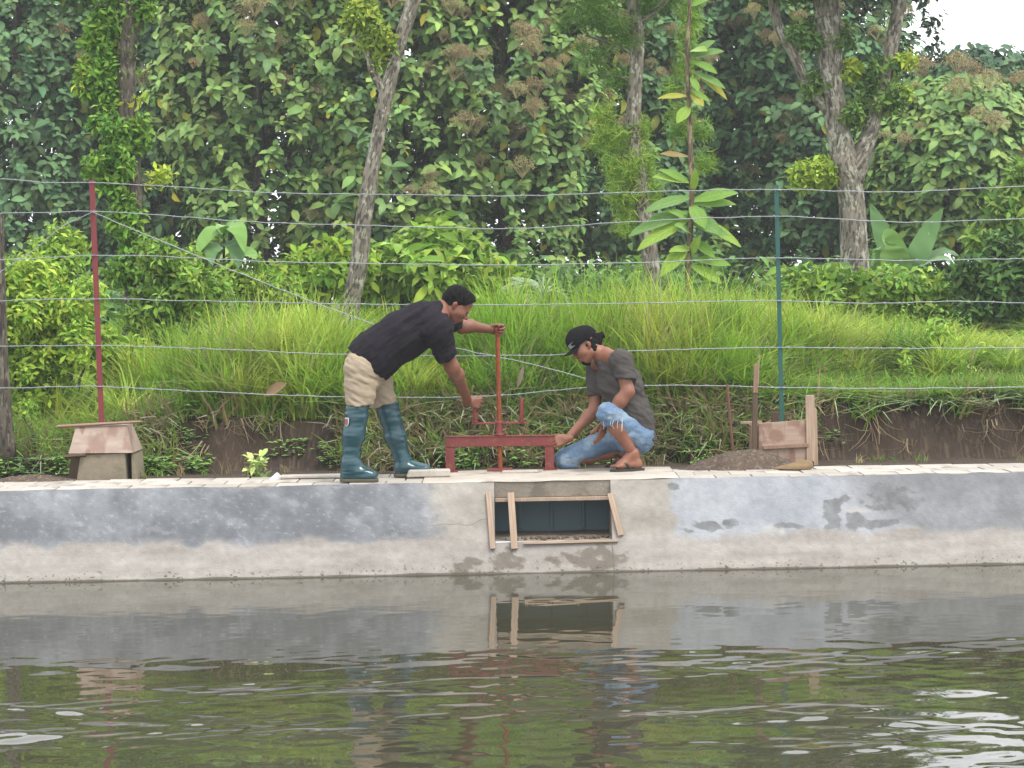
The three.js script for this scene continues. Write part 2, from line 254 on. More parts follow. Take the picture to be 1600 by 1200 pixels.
// ------------------------------------------------------------------ concrete wall with the sluice opening
const OX0 = -0.135, OX1 = 0.655, OY0 = 0.205, OY1 = 0.455, BATTER = 0.25;
const faceZ = (y) => BATTER * (1 - y / P);
{
  const blob = (x, y, cx, cy, rx, ry, n) => 1 - sstep(0.62, 1.12, Math.hypot((x - cx) / rx, (y - cy) / ry) + (n - 0.5) * 2.2);
  const wallTex = tex(2048, 256, (u, v) => {
    const x = u * 10 - 5, y = v * 0.65;
    const n1 = fbm3(x * 1.6, y * 2.6, 1, 5), n2 = fbm3(x * 6, y * 9, 5, 4), n3 = fbm3(x * 30, y * 30, 9, 2), str = fbm3(x * 3, y * 22, 2, 3), vert = fbm3(x * 14, y * 1.2, 6, 3), rag = fbm3(x * 17 + y * 5, y * 24, 40, 4);
    const smear = fbm3(x * 8 + y * 2, y * 12 + x * 1.2, 14, 5), fine = fbm3(x * 38 + y * 20, y * 52, 15, 3);
    let left = mix3([0.47, 0.48, 0.50], [0.69, 0.70, 0.72], clamp(sstep(0.30, 0.75, n1) * 0.62 + (n2 - 0.5) * 0.7 + (vert - 0.5) * 0.45 + (smear - 0.5) * 0.55, 0, 1));
    left = mix3(left, [0.80, 0.80, 0.81], sstep(0.62, 0.78, smear) * 0.22 + sstep(0.66, 0.76, fine) * 0.22);
    let mid = mix3([0.60, 0.57, 0.53], [0.79, 0.77, 0.74], clamp(n2 * 0.8 + n1 * 0.5 - 0.15, 0, 1));
    let right = mix3([0.62, 0.635, 0.665], [0.75, 0.758, 0.775], clamp(n2 * 0.9 + (n1 - 0.5), 0, 1));
    right = mix3(right, [0.77, 0.76, 0.74], sstep(0.6, 0.7, fbm3(x * 4, y * 8, 21, 4)) * 0.7);
    const grey = mix3([0.44, 0.445, 0.455], [0.66, 0.665, 0.68], clamp(n1 * 0.6 + n2 * 0.7 - 0.15, 0, 1));
    const wob = (n2 - 0.5) * 0.28;
    let c = mix3(left, mid, sstep(-0.66, -0.44, x + wob)); c = mix3(c, right, sstep(1.02, 1.10, x + wob * 0.6)); c = mix3(c, grey, sstep(2.3, 2.62, x + wob * 1.6 + (y - 0.4) * 0.9));
    // dark wet plaster patches
    let wet = 0; for (const [cx, cy, rx, ry] of [[1.30, 0.28, 0.15, 0.04], [1.42, 0.30, 0.05, 0.03], [2.14, 0.34, 0.07, 0.11], [2.30, 0.30, 0.08, 0.07], [2.42, 0.27, 0.22, 0.03], [2.22, 0.43, 0.10, 0.03], [2.55, 0.44, 0.2, 0.07], [1.86, 0.27, 0.12, 0.02], [1.08, 0.54, 0.05, 0.03]]) wet = Math.max(wet, blob(x, y, cx, cy, rx, ry, rag));
    c = mix3(c, mix3([0.42, 0.43, 0.44], [0.52, 0.52, 0.52], n3), wet * (0.45 + 0.5 * n2));
    // the lower course, stained by the water
    const low = mix3([0.60, 0.57, 0.545], [0.77, 0.75, 0.725], clamp(str * 0.7 + n2 * 0.4 - 0.05, 0, 1));
    c = mix3(c, low, 1 - sstep(0.205, 0.262, y + (n2 - 0.5) * 0.10 + (n1 - 0.5) * 0.05));
    let damp = 0; for (const [cx, cy, rx, ry] of [[0.50, 0.07, 0.22, 0.09], [0.56, 0.13, 0.09, 0.07], [-0.06, 0.06, 0.10, 0.08], [-0.33, 0.05, 0.10, 0.07]]) damp = Math.max(damp, blob(x, y, cx, cy, rx, ry, rag));
    c = mix3(c, [0.47, 0.435, 0.39], damp * 0.8);
    const pit = sstep(0.72, 0.78, fbm3(x * 62, y * 80, 33, 2)) * (1 - sstep(0.05, 0.13, y + 0.08 * n2)); c = mix3(c, [0.30, 0.28, 0.25], pit * 0.7);
    c = mix3(c, [0.36, 0.33, 0.28], (1 - sstep(0.004, 0.014, y + (n2 - 0.5) * 0.014)) * 0.8);
    const crack = sstep(0.006, 0.0, Math.abs(x - 0.66 - 0.02 * (n1 - 0.5) + y * 0.05) - 0.001) * (1 - sstep(0.15, 0.2, y)) + (1 - sstep(0, 0.006, Math.abs(y - 0.33 - 0.13 * (fbm3(x * 5, 1, 1, 3) - 0.5)))) * sstep(-0.6, -0.5, x) * (1 - sstep(-0.2, -0.15, x)) * 0.6;
    c = mix3(c, [0.42, 0.39, 0.35], clamp(crack, 0, 1) * 0.7);
    return c.map((q) => q * (0.92 + 0.10 * n3 + 0.08 * fine));
  }, { wrap: THREE.MirroredRepeatWrapping });
  const wallBump = grain.clone(); wallBump.repeat.set(26, 1.7); const wallMat = std({ map: wallTex, color: rgb(0.58, 0.58, 0.58), roughness: 0.9, bumpMap: wallBump, bumpScale: 0.004 });
  function face(x0, x1, y0, y1, zf) {
    const nx = Math.max(2, Math.round((x1 - x0) / 0.06)), ny = Math.max(2, Math.round((y1 - y0) / 0.05)), pos = [], uv = [], idx = [];
    for (let j = 0; j <= ny; j++) for (let i = 0; i <= nx; i++) {
      const x = lerp(x0, x1, i / nx), y = lerp(y0, y1, j / ny);
      const e = 0.016 * (fbm3(x * 2.2, y * 3, 3, 4) - 0.5), top = j === ny ? 0.010 * (noise3(x * 6, 2, 2) - 0.5) - 0.004 : 0;
      pos.push(x, y + top, zf(y) + e); uv.push((x + 5) / 10, y / 0.65);
    }
    for (let j = 0; j < ny; j++) for (let i = 0; i < nx; i++) { const a = j * (nx + 1) + i; idx.push(a, a + 1, a + nx + 1, a + 1, a + nx + 2, a + nx + 1); }
    const g = new THREE.BufferGeometry(); g.setAttribute('position', new THREE.Float32BufferAttribute(pos, 3)); g.setAttribute('uv', new THREE.Float32BufferAttribute(uv, 2)); g.setIndex(idx); g.computeVertexNormals(); return g;
  }
  const w = thing('pond_wall', 'long battered concrete pond wall plastered blue grey with a sluice opening', 'wall');
  mesh('plaster_face', face(-40, OX0, -0.5, P, faceZ), wallMat, w); mesh('plaster_face', face(OX1, 40, -0.5, P, faceZ), wallMat, w);
  mesh('apron', face(OX0, OX1, -0.5, OY0, faceZ), wallMat, w);
  const raw = std({ map: pavTex, color: rgb(0.42, 0.41, 0.38), bumpMap: grain, bumpScale: 0.005 });
  mesh('lintel', block(OX0 - 0.05, OX1 + 0.05, OY1 + 0.03, P - 0.002, -0.30, -0.004), raw, w);
  const cheek = (x0, x1) => { const s = new THREE.Shape([[-1.1, OY0 - 0.05], [faceZ(OY0) - 0.002, OY0 - 0.05], [faceZ(OY0) - 0.006, OY0], [-0.008, P - 0.012], [-1.1, P - 0.012]].map(([a, b]) => new THREE.Vector2(a, b))); const g = new THREE.ExtrudeGeometry(s, { depth: x1 - x0, bevelEnabled: false }); g.rotateY(-Math.PI / 2); return g.translate(x1, 0, 0); };
  mesh('reveal', cheek(OX0 - 0.12, OX0), raw, w); mesh('reveal', cheek(OX1, OX1 + 0.12), raw, w);
  const sill = new THREE.PlaneGeometry(OX1 - OX0 + 0.02, 1.1 + faceZ(OY0), 24, 20); sill.rotateX(-Math.PI / 2); { const p = sill.attributes.position; for (let i = 0; i < p.count; i++) p.setY(i, 0.018 * (fbm3(p.getX(i) * 9, p.getZ(i) * 9, 1, 3) - 0.45)); } sill.computeVertexNormals(); sill.translate((OX0 + OX1) / 2, OY0 + 0.002, (faceZ(OY0) - 1.1) / 2);
  mesh('sill', sill, raw, w);
  mesh('culvert_roof', block(OX0 - 0.05, OX1 + 0.05, OY1, OY1 + 0.028, -1.1, -0.03), raw, w);
  const gate = thing('sluice_gate', 'dark steel sluice gate leaf deep inside the wall opening', 'gate', V((OX0 + OX1) / 2, OY0, -0.42));
  mesh('gate_leaf', block(OX0 - 0.02, OX1 + 0.02, OY0 - 0.03, OY1 + 0.01, -0.46, -0.44), std({ color: rgb(0.075, 0.125, 0.145), roughness: 0.5 }), gate);
  for (const f of [0.22, 0.5, 0.78]) mesh('stiffener', block(lerp(OX0, OX1, f) - 0.012, lerp(OX0, OX1, f) + 0.012, OY0 + 0.02, OY1 - 0.01, -0.438, -0.42), std({ color: rgb(0.075, 0.125, 0.145), roughness: 0.5 }), gate);
}
// walkway: a concrete strip with rows of pavers, plain cast concrete above the sluice
{
  structure('walkway', mergeGeometries([block(-40, OX0 - 0.1, P - 0.30, P - 0.032, -0.72, -0.03), block(OX1 + 0.1, 40, P - 0.30, P - 0.032, -0.72, -0.03), block(OX0 - 0.099, OX1 + 0.099, P - 0.06, P - 0.032, -0.72, -0.03), block(-40, -4.62, P - 0.031, P, -0.72, -0.006), block(4.66, 40, P - 0.031, P, -0.72, -0.006)]), std({ map: pavTex, color: rgb(0.30, 0.29, 0.27) })).userData.label = 'narrow concrete walkway along the top of the pond wall';
  const slab = thing('walkway_slab', 'bare cast concrete slab carrying the sluice frame above the opening', 'slab', V(0.2, P, -0.5));
  const top = new THREE.PlaneGeometry(1.74, 0.98, 60, 36); top.rotateX(-Math.PI / 2); top.translate(0.25, 0, -0.49);
  { const p = top.attributes.position, uv = top.attributes.uv; for (let i = 0; i < p.count; i++) { const x = p.getX(i), z = p.getZ(i), edge = Math.min(1, (z + 0.98) / 0.12); p.setY(i, P + 0.003 + 0.014 * (fbm3(x * 4, z * 5, 6, 4) - 0.4) - (1 - sstep(0, 1, edge)) * 0.03); if (z > -0.01) { p.setY(i, P - 0.004 + 0.01 * (noise3(x * 7, 1, 1) - 0.5)); p.setZ(i, 0.004); } uv.setXY(i, x, z); } top.computeVertexNormals(); }
  mesh('top_surface', top, concreteMat, slab); mesh('slab_body', block(-0.615, 1.115, P - 0.031, P - 0.009, -0.96, -0.02), concreteMat, slab);
  const r = rng(77), g0 = [0, 1, 2].map((k) => { const g = new RoundedBoxGeometry(0.243, 0.03, 0.232, 1, 0.005); const uv = g.attributes.uv, p = g.attributes.position; for (let i = 0; i < uv.count; i++) uv.setXY(i, p.getX(i) + k * 0.37, p.getZ(i) + p.getY(i) + k * 0.21); return g; });
  const pav = scene.getObjectByName('walkway');
  for (let row = 0; row < 3; row++) for (let k = 0; k < 38; k++) {
    const x = -4.5 + k * 0.25 + (row % 2) * 0.125; const cut = row === 1 && (Math.abs(x + 0.625) < 0.01 || Math.abs(x - 1.125) < 0.01); if (!cut && x > -0.74 && x < 1.22) continue;
    const m = new THREE.Mesh(g0[Math.floor(r() * 3)], pavMats[Math.floor(r() * 3)]); m.name = 'paver'; m.castShadow = m.receiveShadow = true;
    if (cut) m.scale.x = 0.48; m.position.set(x + (cut ? (x < 0 ? -0.0625 : 0.0625) : 0) + (r() - 0.5) * 0.004, P - 0.0165 + (r() - 0.5) * 0.007, -0.117 - row * 0.24 + (r() - 0.5) * 0.006); m.rotation.set((r() - 0.5) * 0.02, (r() - 0.5) * 0.03, (r() - 0.5) * 0.02); pav.add(m);
  }
}
// wooden battens left on the opening
{
  const onFace = (px, py, off) => { let z = 0.1; for (let i = 0; i < 6; i++) z = faceZ(at(px, py, z).y); return at(px, py, z + off); };
  const strip = (label, a, b, w, mat, off = 0.014) => { const p = onFace(...a, off), q = onFace(...b, off); const m = mesh('wooden_batten', localise(bar(p, q, w, 0.02, V(0, 0.35, 1)), q), mat, scene); m.position.copy(q); return tag(m, label, 'batten', 'battens around the sluice opening'); };
  strip('pale wooden batten along the left edge of the sluice opening', [763, 769], [770, 858], 0.036, woodGrey);
  strip('pale wooden batten leaning across the dark sluice opening', [798, 770], [804, 858], 0.046, woodGrey);
  strip('slanting wooden batten along the right edge of the sluice opening', [953, 771], [970, 837], 0.038, woodGrey);
  strip('thin batten lying flat along the bottom of the sluice opening', [818, 849], [966, 845], 0.018, woodGrey, 0.012);
  const hb = mesh('wooden_batten', block(OX0 + 0.004, OX1 - 0.004, OY1 + 0.004, OY1 + 0.030, -0.002, 0.022), woodGrey, scene); tag(hb, 'horizontal batten under the lintel at the top of the sluice opening', 'batten', 'battens around the sluice opening');
  const r = rng(12), rub = []; for (let i = 0; i < 60; i++) { const s = 0.005 + r() * 0.012, g = new THREE.IcosahedronGeometry(s, 0); g.translate(lerp(OX0 + 0.06, OX1 - 0.01, Math.pow(r(), 0.6)), OY0 + 0.012, lerp(0.02, faceZ(OY0) - 0.02, r())); rub.push(g); }
  tag(mesh('rubble', merge(rub), std({ map: dirtTex, color: rgb(1.3, 1.25, 1.2) }), scene), 'crumbs of dark mortar on the opening\'s sill', 'rubble', null, 'stuff');
}

// ------------------------------------------------------------------ sluice lifting frame
const ZF = -0.78;
{
  const fr = thing('sluice_lift', 'dark red steel frame with threaded lifting rod and two-handled crank', 'sluice lift', V(at(781, 700, ZF).x, P, ZF));
  const A = at(696, 690.5, ZF), B = at(869, 688.5, ZF), th = 15.5 / ppm(ZF);
  const up = (px, y) => V(at(px, 700, ZF).x, y, ZF);
  mesh('beam', bar(A, B, th, 0.06, V(0, 0, 1)), redPaint, fr);
  mesh('beam_flange', bar(A.clone().add(V(0, th / 2 + 0.003, 0)), B.clone().add(V(0, th / 2 + 0.003, 0)), 0.006, 0.075), redPaint, fr);
  for (const px of [704, 859]) {
    const y1 = lerp(A.y, B.y, (px - 696) / 173) - th / 2 - 0.001;
    const leg = mesh('leg', bar(up(px, P + 0.008), up(px, y1), 0.058, 0.05), redPaint, fr);
    mesh('leg_flange', bar(up(px - 6.6, P + 0.008).add(V(0, 0, 0.032)), up(px - 6.6, y1).add(V(0, 0, 0.032)), 0.012, 0.012), redPaint, leg);
    mesh('foot_plate', block(up(px, P).x - 0.05, up(px, P).x + 0.05, P + 0.002, P + 0.010, ZF - 0.05, ZF + 0.05, 0.002), redPaint, leg);
  }
  // threaded rod: a screw profile
  const b = up(781, P + 0.012), t = at(777, 512, ZF), prof = []; const L = t.distanceTo(b), n = 190;
  for (let i = 0; i <= n; i++) prof.push(new THREE.Vector2(0.0165 + (i % 2 ? 0.0012 : -0.0012), i / n * L)); prof.unshift(new THREE.Vector2(0.0005, 0)); prof.push(new THREE.Vector2(0.0005, L));
  const rg = new THREE.LatheGeometry(prof, 12); rg.applyQuaternion(new THREE.Quaternion().setFromUnitVectors(V(0, 1, 0), t.clone().sub(b).normalize())); rg.translate(b.x, b.y, b.z);
  mesh('threaded_rod', rg, rust, fr);
  const nutY = lerp(A.y, B.y, 0.5) + th / 2 + 0.006, c = at(780, 670, ZF);
  const nut = new THREE.LatheGeometry([[0.019, 0], [0.04, 0], [0.04, 0.012], [0.026, 0.016], [0.03, 0.05], [0.027, 0.085], [0.03, 0.09], [0.03, 0.104], [0.018, 0.106]].map(([x, y]) => new THREE.Vector2(x, y)), 8); nut.translate(c.x, nutY, ZF); mesh('lifting_nut', nut, redPaint, fr);
  const ha = at(737, 662, ZF), hb = at(822, 660.5, ZF); const cross = mesh('crank_bar', bar(ha, hb, 0.014, 0.03, V(0, 0, 1)), redPaint, fr);
  for (const [px, y0, y1] of [[742.5, 661, 624], [815, 660, 622]]) { const g = limb([at(px, y0 - 2, ZF), at(px, y1, ZF)], [0.0165, 0.0165], { radial: 12, rough: 0.02 }); const h = mesh('grip', g, redPaint, cross); const w = new THREE.CylinderGeometry(0.024, 0.024, 0.012, 10); const q = at(px, y0 - 2.5, ZF); w.translate(q.x, q.y, q.z); mesh('washer', w, redPaint, cross); }
  const q = at(781, 735, ZF); mesh('guide_plate', block(q.x - 0.09, q.x + 0.09, P + 0.003, P + 0.022, ZF - 0.06, ZF + 0.06), redPaint, fr);
}

// ------------------------------------------------------------------ fence: posts, footings, barbed wire
const ZW = -1.10;
{
  const red = thing('fence_post', 'tall dark red angle iron fence post standing in a boxed footing', 'fence post', at(160, 664, ZW));
  const b = at(160, 690, ZW), t = at(143.5, 281, ZW);
  mesh('web', bar(b, t, 0.040, 0.005, V(0, 0, 1), 0.001), redPostPaint, red); mesh('flange', bar(b.clone().add(V(-0.0175, 0, -0.021)), t.clone().add(V(-0.0175, 0, -0.021)), 0.005, 0.036, V(0, 0, 1), 0.001), redPostPaint, red);
  const gp = thing('fence_post', 'tall dark green fence post standing in a wooden formwork box', 'fence post', at(1222, 657, ZW));
  const gb = at(1222.5, 690, ZW), gt = at(1213, 289, ZW);
  mesh('web', bar(gb, gt, 0.032, 0.005, V(0, 0, 1), 0.001), greenPaint, gp); mesh('flange', bar(gb.clone().add(V(0.013, 0, -0.019)), gt.clone().add(V(0.013, 0, -0.019)), 0.005, 0.032, V(0, 0, 1), 0.001), greenPaint, gp);
  // weathered post at the left edge of the picture
  const wp = at(1, 600, -1.25);
  const old = mesh('fence_post', localise(limb([at(14, 715, -1.25), at(8, 640, -1.25), at(4, 540, -1.25), at(2, 430, -1.25), at(0, 336, -1.25)], [0.06, 0.052, 0.036, 0.03, 0.028], { rough: 0.2, seed: 9 }), wp), darkBarkMat, scene); old.position.copy(wp); tag(old, 'weathered grey wooden fence post at the left edge', 'fence post');

  const strands = [
    ['top', [[-300, 287], [0, 280], [70, 285], [143, 285], [260, 291], [400, 300], [600, 304], [800, 306], [1000, 300], [1213, 296], [1400, 300], [1600, 291], [1900, 285]]],
    ['second from the top', [[-300, 338], [0, 333], [80, 332], [146, 330], [260, 337], [400, 347], [600, 353], [800, 357], [1000, 346], [1213, 338], [1420, 347], [1600, 342], [1900, 340]]],
    ['third from the top', [[-300, 408], [0, 406], [150, 399], [280, 402], [400, 408], [600, 412], [800, 414], [1000, 410], [1214, 403], [1420, 407], [1600, 404], [1900, 400]]],
    ['third from the bottom', [[-300, 475], [0, 470], [150, 467], [300, 470], [550, 475], [850, 476], [1020, 473], [1216, 470], [1350, 474], [1480, 471], [1600, 473], [1900, 470]]],
    ['second from the bottom', [[-300, 546], [0, 541], [152, 540], [300, 544], [540, 554], [720, 556], [880, 554], [1000, 548], [1218, 543], [1400, 544], [1600, 544], [1900, 542]]],
    ['lowest', [[-300, 606], [0, 606], [156, 604], [300, 611], [540, 620], [780, 618], [920, 605], [1000, 602], [1220, 605], [1400, 607], [1600, 605], [1900, 604]]],
  ];
  const strand = (label, pts, seed, zz) => {
    const r = rng(seed), P3 = pts.map(([x, y]) => at(x, y, typeof zz === 'function' ? zz(x) : zz)), curve = new THREE.CatmullRomCurve3(P3, false, 'centripetal'), L = curve.getLength(), o = curve.getPoint(0.5);
    const n = Math.round(L / 0.09), wob = []; for (let i = 0; i <= n; i++) wob.push(curve.getPointAt(i / n).add(V(0, (r() - 0.5) * 0.006, (r() - 0.5) * 0.006)));
    const g = thing('barbed_wire', label, 'barbed wire', o, 'barbed wire strands of the fence'), c2 = new THREE.CatmullRomCurve3(wob);
    mesh('wire', new THREE.TubeGeometry(c2, n * 2, 0.0031, 5), wireMat, g);
    const barbs = []; for (let i = 0; i < L / 0.115; i++) { const p = c2.getPointAt(Math.min(1, (i * 0.115 + r() * 0.02) / L)); for (const s of [-1, 1]) { const k = new THREE.CylinderGeometry(0.0014, 0.0018, 0.034, 4); k.rotateZ(s * (0.3 + r() * 0.5)); k.rotateX(r() * 2); k.translate(p.x + s * 0.004, p.y, p.z); barbs.push(k); } const w = new THREE.CylinderGeometry(0.0055, 0.0055, 0.014, 6); w.rotateZ(Math.PI / 2); w.translate(p.x, p.y, p.z); barbs.push(w); }
    mesh('barbs', merge(barbs), wireMat, g).userData.kind = 'stuff';
  };
  strands.forEach(([k, pts], i) => strand(`${k} of the six long barbed wire strands across the fence`, pts, 40 + i, ZW + 0.012));
  strand('loose barbed wire slanting down rightwards from the red fence post', [[146, 332], [250, 376], [400, 437], [552, 495], [640, 524], [704, 542], [817, 566], [920, 593], [960, 608], [985, 620]], 61, ZW + 0.03);
  strand('loose barbed wire slanting down leftwards from the red fence post', [[146, 331], [100, 352], [60, 385], [0, 425], [-120, 500]], 62, ZW + 0.03);
  const ties = []; // wire ties are part of the posts
  for (const [post, px, ys] of [[red, [143.6, 160], [285, 330, 399, 467, 540, 604]], [gp, [1213, 1222], [296, 338, 403, 470, 543, 605]]]) for (const y of ys) { const x = lerp(px[0], px[1], (y - 285) / 370), p = at(x, y, ZW); const tie = new THREE.TorusGeometry(0.03, 0.0024, 4, 12); tie.rotateX(Math.PI / 2); tie.scale(0.9, 1, 0.9); tie.translate(p.x, p.y, p.z - 0.012); mesh('wire_tie', tie, wireMat, post); }
}
{ // left footing: cast block under a boarded hood
  const z1 = -0.84, X = (px, py, z = z1) => { const p = at(px, py, z); return [p.x, p.y]; };
  const f = thing('post_footing', 'grey concrete footing with a sloped plywood hood below the red post', 'footing', V(at(158, 740, -1.05).x, P, -1.05));
  const by = P - 0.02, cast = std({ map: pavTex, color: rgb(0.46, 0.44, 0.36), bumpMap: grain, bumpScale: 0.003 });
  const low = (px) => X(px, 748)[0];
  mesh('concrete_block', prism([[low(120), by], [low(196), by], X(195, 709), X(126, 711)], -1.28, z1), cast, f);
  mesh('form_board', prism([[low(101), by], [low(119), by], X(121, 711), X(106, 713)], -1.24, z1 - 0.12), woodDark, f);
  mesh('form_board', prism([[low(205), by], [low(211), by], X(207, 710), X(204, 710)], -1.24, z1 - 0.04), cast, f);
  mesh('form_board', prism([[low(196), by], [low(204), by], X(205, 711), X(196, 711)], -1.24, z1 - 0.2), woodDark, f);
  // hood: frustum
  const p = (px, py, z) => at(px, py, z), q = [p(107, 708.5, -0.82), p(208, 707.5, -0.82), p(198, 664, -0.97), p(119, 666, -0.97)];
  const hood = new THREE.BufferGeometry(), dz = V(0, 0, -0.40), dz2 = V(0, 0, -0.22), back = [q[0].clone().add(dz), q[1].clone().add(dz), q[2].clone().add(dz2), q[3].clone().add(dz2)], vs = [], us = [];
  const quad = (a, b, c, d) => { for (const v of [a, b, c, a, c, d]) { vs.push(v.x, v.y, v.z); us.push(v.x * 0.9, v.y + v.z * 0.5); } };
  quad(...q); quad(q[1], back[1], back[2], q[2]); quad(back[0], q[0], q[3], back[3]); quad(q[3], q[2], back[2], back[3]); quad(back[1], back[0], back[3], back[2]); quad(back[0], back[1], q[1], q[0]);
  hood.setAttribute('position', new THREE.Float32BufferAttribute(vs, 3)); hood.setAttribute('uv', new THREE.Float32BufferAttribute(us, 2)); hood.computeVertexNormals();
  const plyTex = tex(256, 256, (u, v) => { const g = tileNoise(u, v, 6, 40, 4, 71), s = sstep(0.5, 0.72, tileNoise(u, v, 5, 5, 5, 72)), d = sstep(0.62, 0.72, tileNoise(u, v, 10, 3, 4, 75)); return mix3(mix3([0.56, 0.49, 0.45], [0.68, 0.62, 0.57], g), [0.46, 0.34, 0.29], Math.max(s * 0.5, d * 0.6)); }, { repeat: [2, 2] });
  mesh('plywood_hood', hood, std({ map: plyTex, color: rgb(0.74, 0.72, 0.70) }), f);
  mesh('hood_lip', bar(p(100, 714, -0.82), p(134, 711, -0.82), 0.02, 0.09, V(0, 0.2, 1)), woodDark, f);
  const st = mesh('stick', limb([p(89, 666.5, -0.955), p(150, 663, -0.955), p(220, 659, -0.955)], [0.011, 0.012, 0.009], { radial: 7 }), woodRed, scene); tag(st, 'thin wooden stick lying across the top of the left footing', 'stick');
  // right footing: timber formwork box with stakes
  const r = thing('formwork_box', 'pinkish plywood formwork box with corner stakes around the green post', 'formwork', V(at(1225, 722, -1.0).x, P - 0.02, -1.0));
  const pr = (a, b, c, d, z0, z1_, m, nm) => mesh(nm, prism([a, b, c, d].map(([x, y]) => X(x, y, z1_)), z0, z1_), m, r);
  const ply = std({ map: plyTex, color: rgb(0.84, 0.76, 0.70) });
  pr([1186, 724], [1224, 726], [1226, 659], [1186, 662], -0.885, -0.86, ply, 'panel'); pr([1224.6, 726], [1262, 727], [1263, 656], [1226.6, 659], -0.885, -0.862, ply, 'panel');
  pr([1193, 702], [1263, 698], [1263, 693], [1193, 697], -0.858, -0.835, woodRed, 'cross_strip');
  pr([1261, 727], [1274, 727], [1272, 618], [1259.5, 618], -0.88, -0.845, woodGrey, 'stake'); pr([1274.5, 727], [1278, 727], [1276, 640], [1273, 636], -0.91, -0.88, woodGrey, 'stake');
  pr([1206, 700], [1218, 700], [1217, 644], [1206.5, 645], -1.28, -1.25, woodDark, 'stake'); pr([1173, 722], [1184, 722], [1185, 664], [1173, 665], -1.0, -0.91, woodRed, 'side_board'); pr([1264, 720], [1270, 720], [1268, 662], [1263, 662], -1.25, -0.89, ply, 'panel');
  pr([1158, 662], [1190, 662], [1190, 658], [1158, 659], -0.95, -0.93, woodGrey, 'cross_strip');
  mesh('fresh_concrete', block(at(1188, 700, -1).x, at(1262, 700, -1).x, P, at(1225, 668, -1).y, -1.2, -0.89), std({ color: rgb(0.2, 0.2, 0.19) }), r);
  const s1 = thing('stake', 'thin rusty iron stake left of the formwork box', 'stake', at(1146, 712, -0.9)); mesh('shaft', limb([at(1147, 728, -0.9), at(1136, 600, -0.9)], [0.012, 0.011], { radial: 8 }), std({ color: rgb(0.12, 0.055, 0.035) }), s1);
  const s2 = thing('stake', 'tall split wooden stake beside the formwork box', 'stake', at(1179, 708, -0.83)); mesh('lower_length', bar(at(1178, 728, -0.83), at(1180, 616, -0.83), 0.036, 0.03), woodDark, s2); mesh('upper_length', bar(at(1180.3, 614, -0.83), at(1182, 569, -0.83), 0.034, 0.03), woodRed, s2); mesh('splinter', bar(at(1184.5, 600, -0.82), at(1186.5, 553, -0.82), 0.008, 0.006), woodGrey, s2);
}
// ------------------------------------------------------------------ small things on the walkway
function heap(label, cx, cz, rx, rz, h, seed, mat = dirtMat) {
  const g = new THREE.PlaneGeometry(rx * 2, rz * 2, 60, 36); g.rotateX(-Math.PI / 2); const p = g.attributes.position, uv = g.attributes.uv;
  for (let i = 0; i < p.count; i++) { const x = p.getX(i), z = p.getZ(i), d = Math.hypot(x / rx, z / rz), n = fbm3(x * 8 + seed, z * 8, 3, 4); p.setY(i, -0.012 + h * sstep(1, 0.1, d + (n - 0.5) * 0.5) * (0.7 + 0.6 * n) + 0.012 * (noise3(x * 40, z * 40, seed) - 0.5) * sstep(1, 0.7, d)); uv.setXY(i, x, z); }
  g.computeVertexNormals(); const m = mesh('soil_heap', g, mat, scene); m.position.set(cx, P, cz); return tag(m, label, 'soil');
}
heap('low heap of dark soil in front of the formwork box', at(1165, 728, -0.72).x, -0.70, 0.52, 0.24, 0.135, 3);
heap('scattered dark soil left of the plywood hooded footing', at(45, 748, -0.6).x, -0.74, 0.42, 0.12, 0.055, 8);
{
  const slabs = [['pale concrete slab lying at the standing man\'s rear boot', at(670, 737, -0.40).x, -0.40, 0.30, 0.052, 0.10, 0.03], ['flat pale board on the walkway left of the standing man', at(486, 744, -0.5).x, -0.50, 0.44, 0.022, 0.12, 0.01], ['thin pale board beside the sluice rod\'s foot', at(812, 738, -0.6).x, -0.60, 0.26, 0.016, 0.10, -0.02]];
  for (const [label, x, z, w, h, d, a] of slabs) { const g = new RoundedBoxGeometry(w, h, d, 2, Math.min(0.012, h / 3)); const p = g.attributes.position, uv = g.attributes.uv; for (let i = 0; i < p.count; i++) { const e = p.getX(i) < 0 ? 0.02 * (p.getY(i) / h) : 0; p.setX(i, p.getX(i) + e); uv.setXY(i, p.getX(i) + x, p.getY(i) + p.getZ(i)); } const m = mesh('slab', g, pavMats[2], scene); m.position.set(x, P + h / 2 + 0.004, z); m.rotation.y = a; tag(m, label, 'slab'); }
  // plastic cup on its side
  const cup = thing('plastic_cup', 'crushed clear plastic cup lying on the walkway among leaves', 'cup', at(425, 744, -0.45)), prof = [[0.001, 0], [0.026, 0], [0.027, 0.004], [0.036, 0.095], [0.038, 0.098], [0.036, 0.1], [0.034, 0.095], [0.0255, 0.006], [0.001, 0.006]].map(([x, y]) => new THREE.Vector2(x, y));
  const cg = new THREE.LatheGeometry(prof, 20); cg.scale(1, 1, 0.85); cg.rotateZ(-0.75 + Math.PI); const o = V(at(437, 744, -0.45).x, P + 0.034, -0.45); cg.translate(-0.0, 0.0, 0); const cm = mesh('cup_wall', cg, phy({ color: rgb(0.82, 0.84, 0.84), transmission: 0.55, roughness: 0.35, thickness: 0 }), cup, false); cup.position.copy(o); cm.position.set(0, 0, 0);
}
function singleLeaf(name, label, base, tip, wid, mat, up = V(0, 1, 0.4), opt = {}) { const L = base.distanceTo(tip), g = leafGeo(L, wid, { segs: 7, fold: 0.5, droop: 0.12, ...opt }); const m = mesh(name, g, mat, scene); m.applyMatrix4(place(base, tip.clone().sub(base), up, 1)); return m; }
const dryLeaf = std({ color: rgb(0.20, 0.13, 0.07), side: THREE.DoubleSide, roughness: 0.8 });
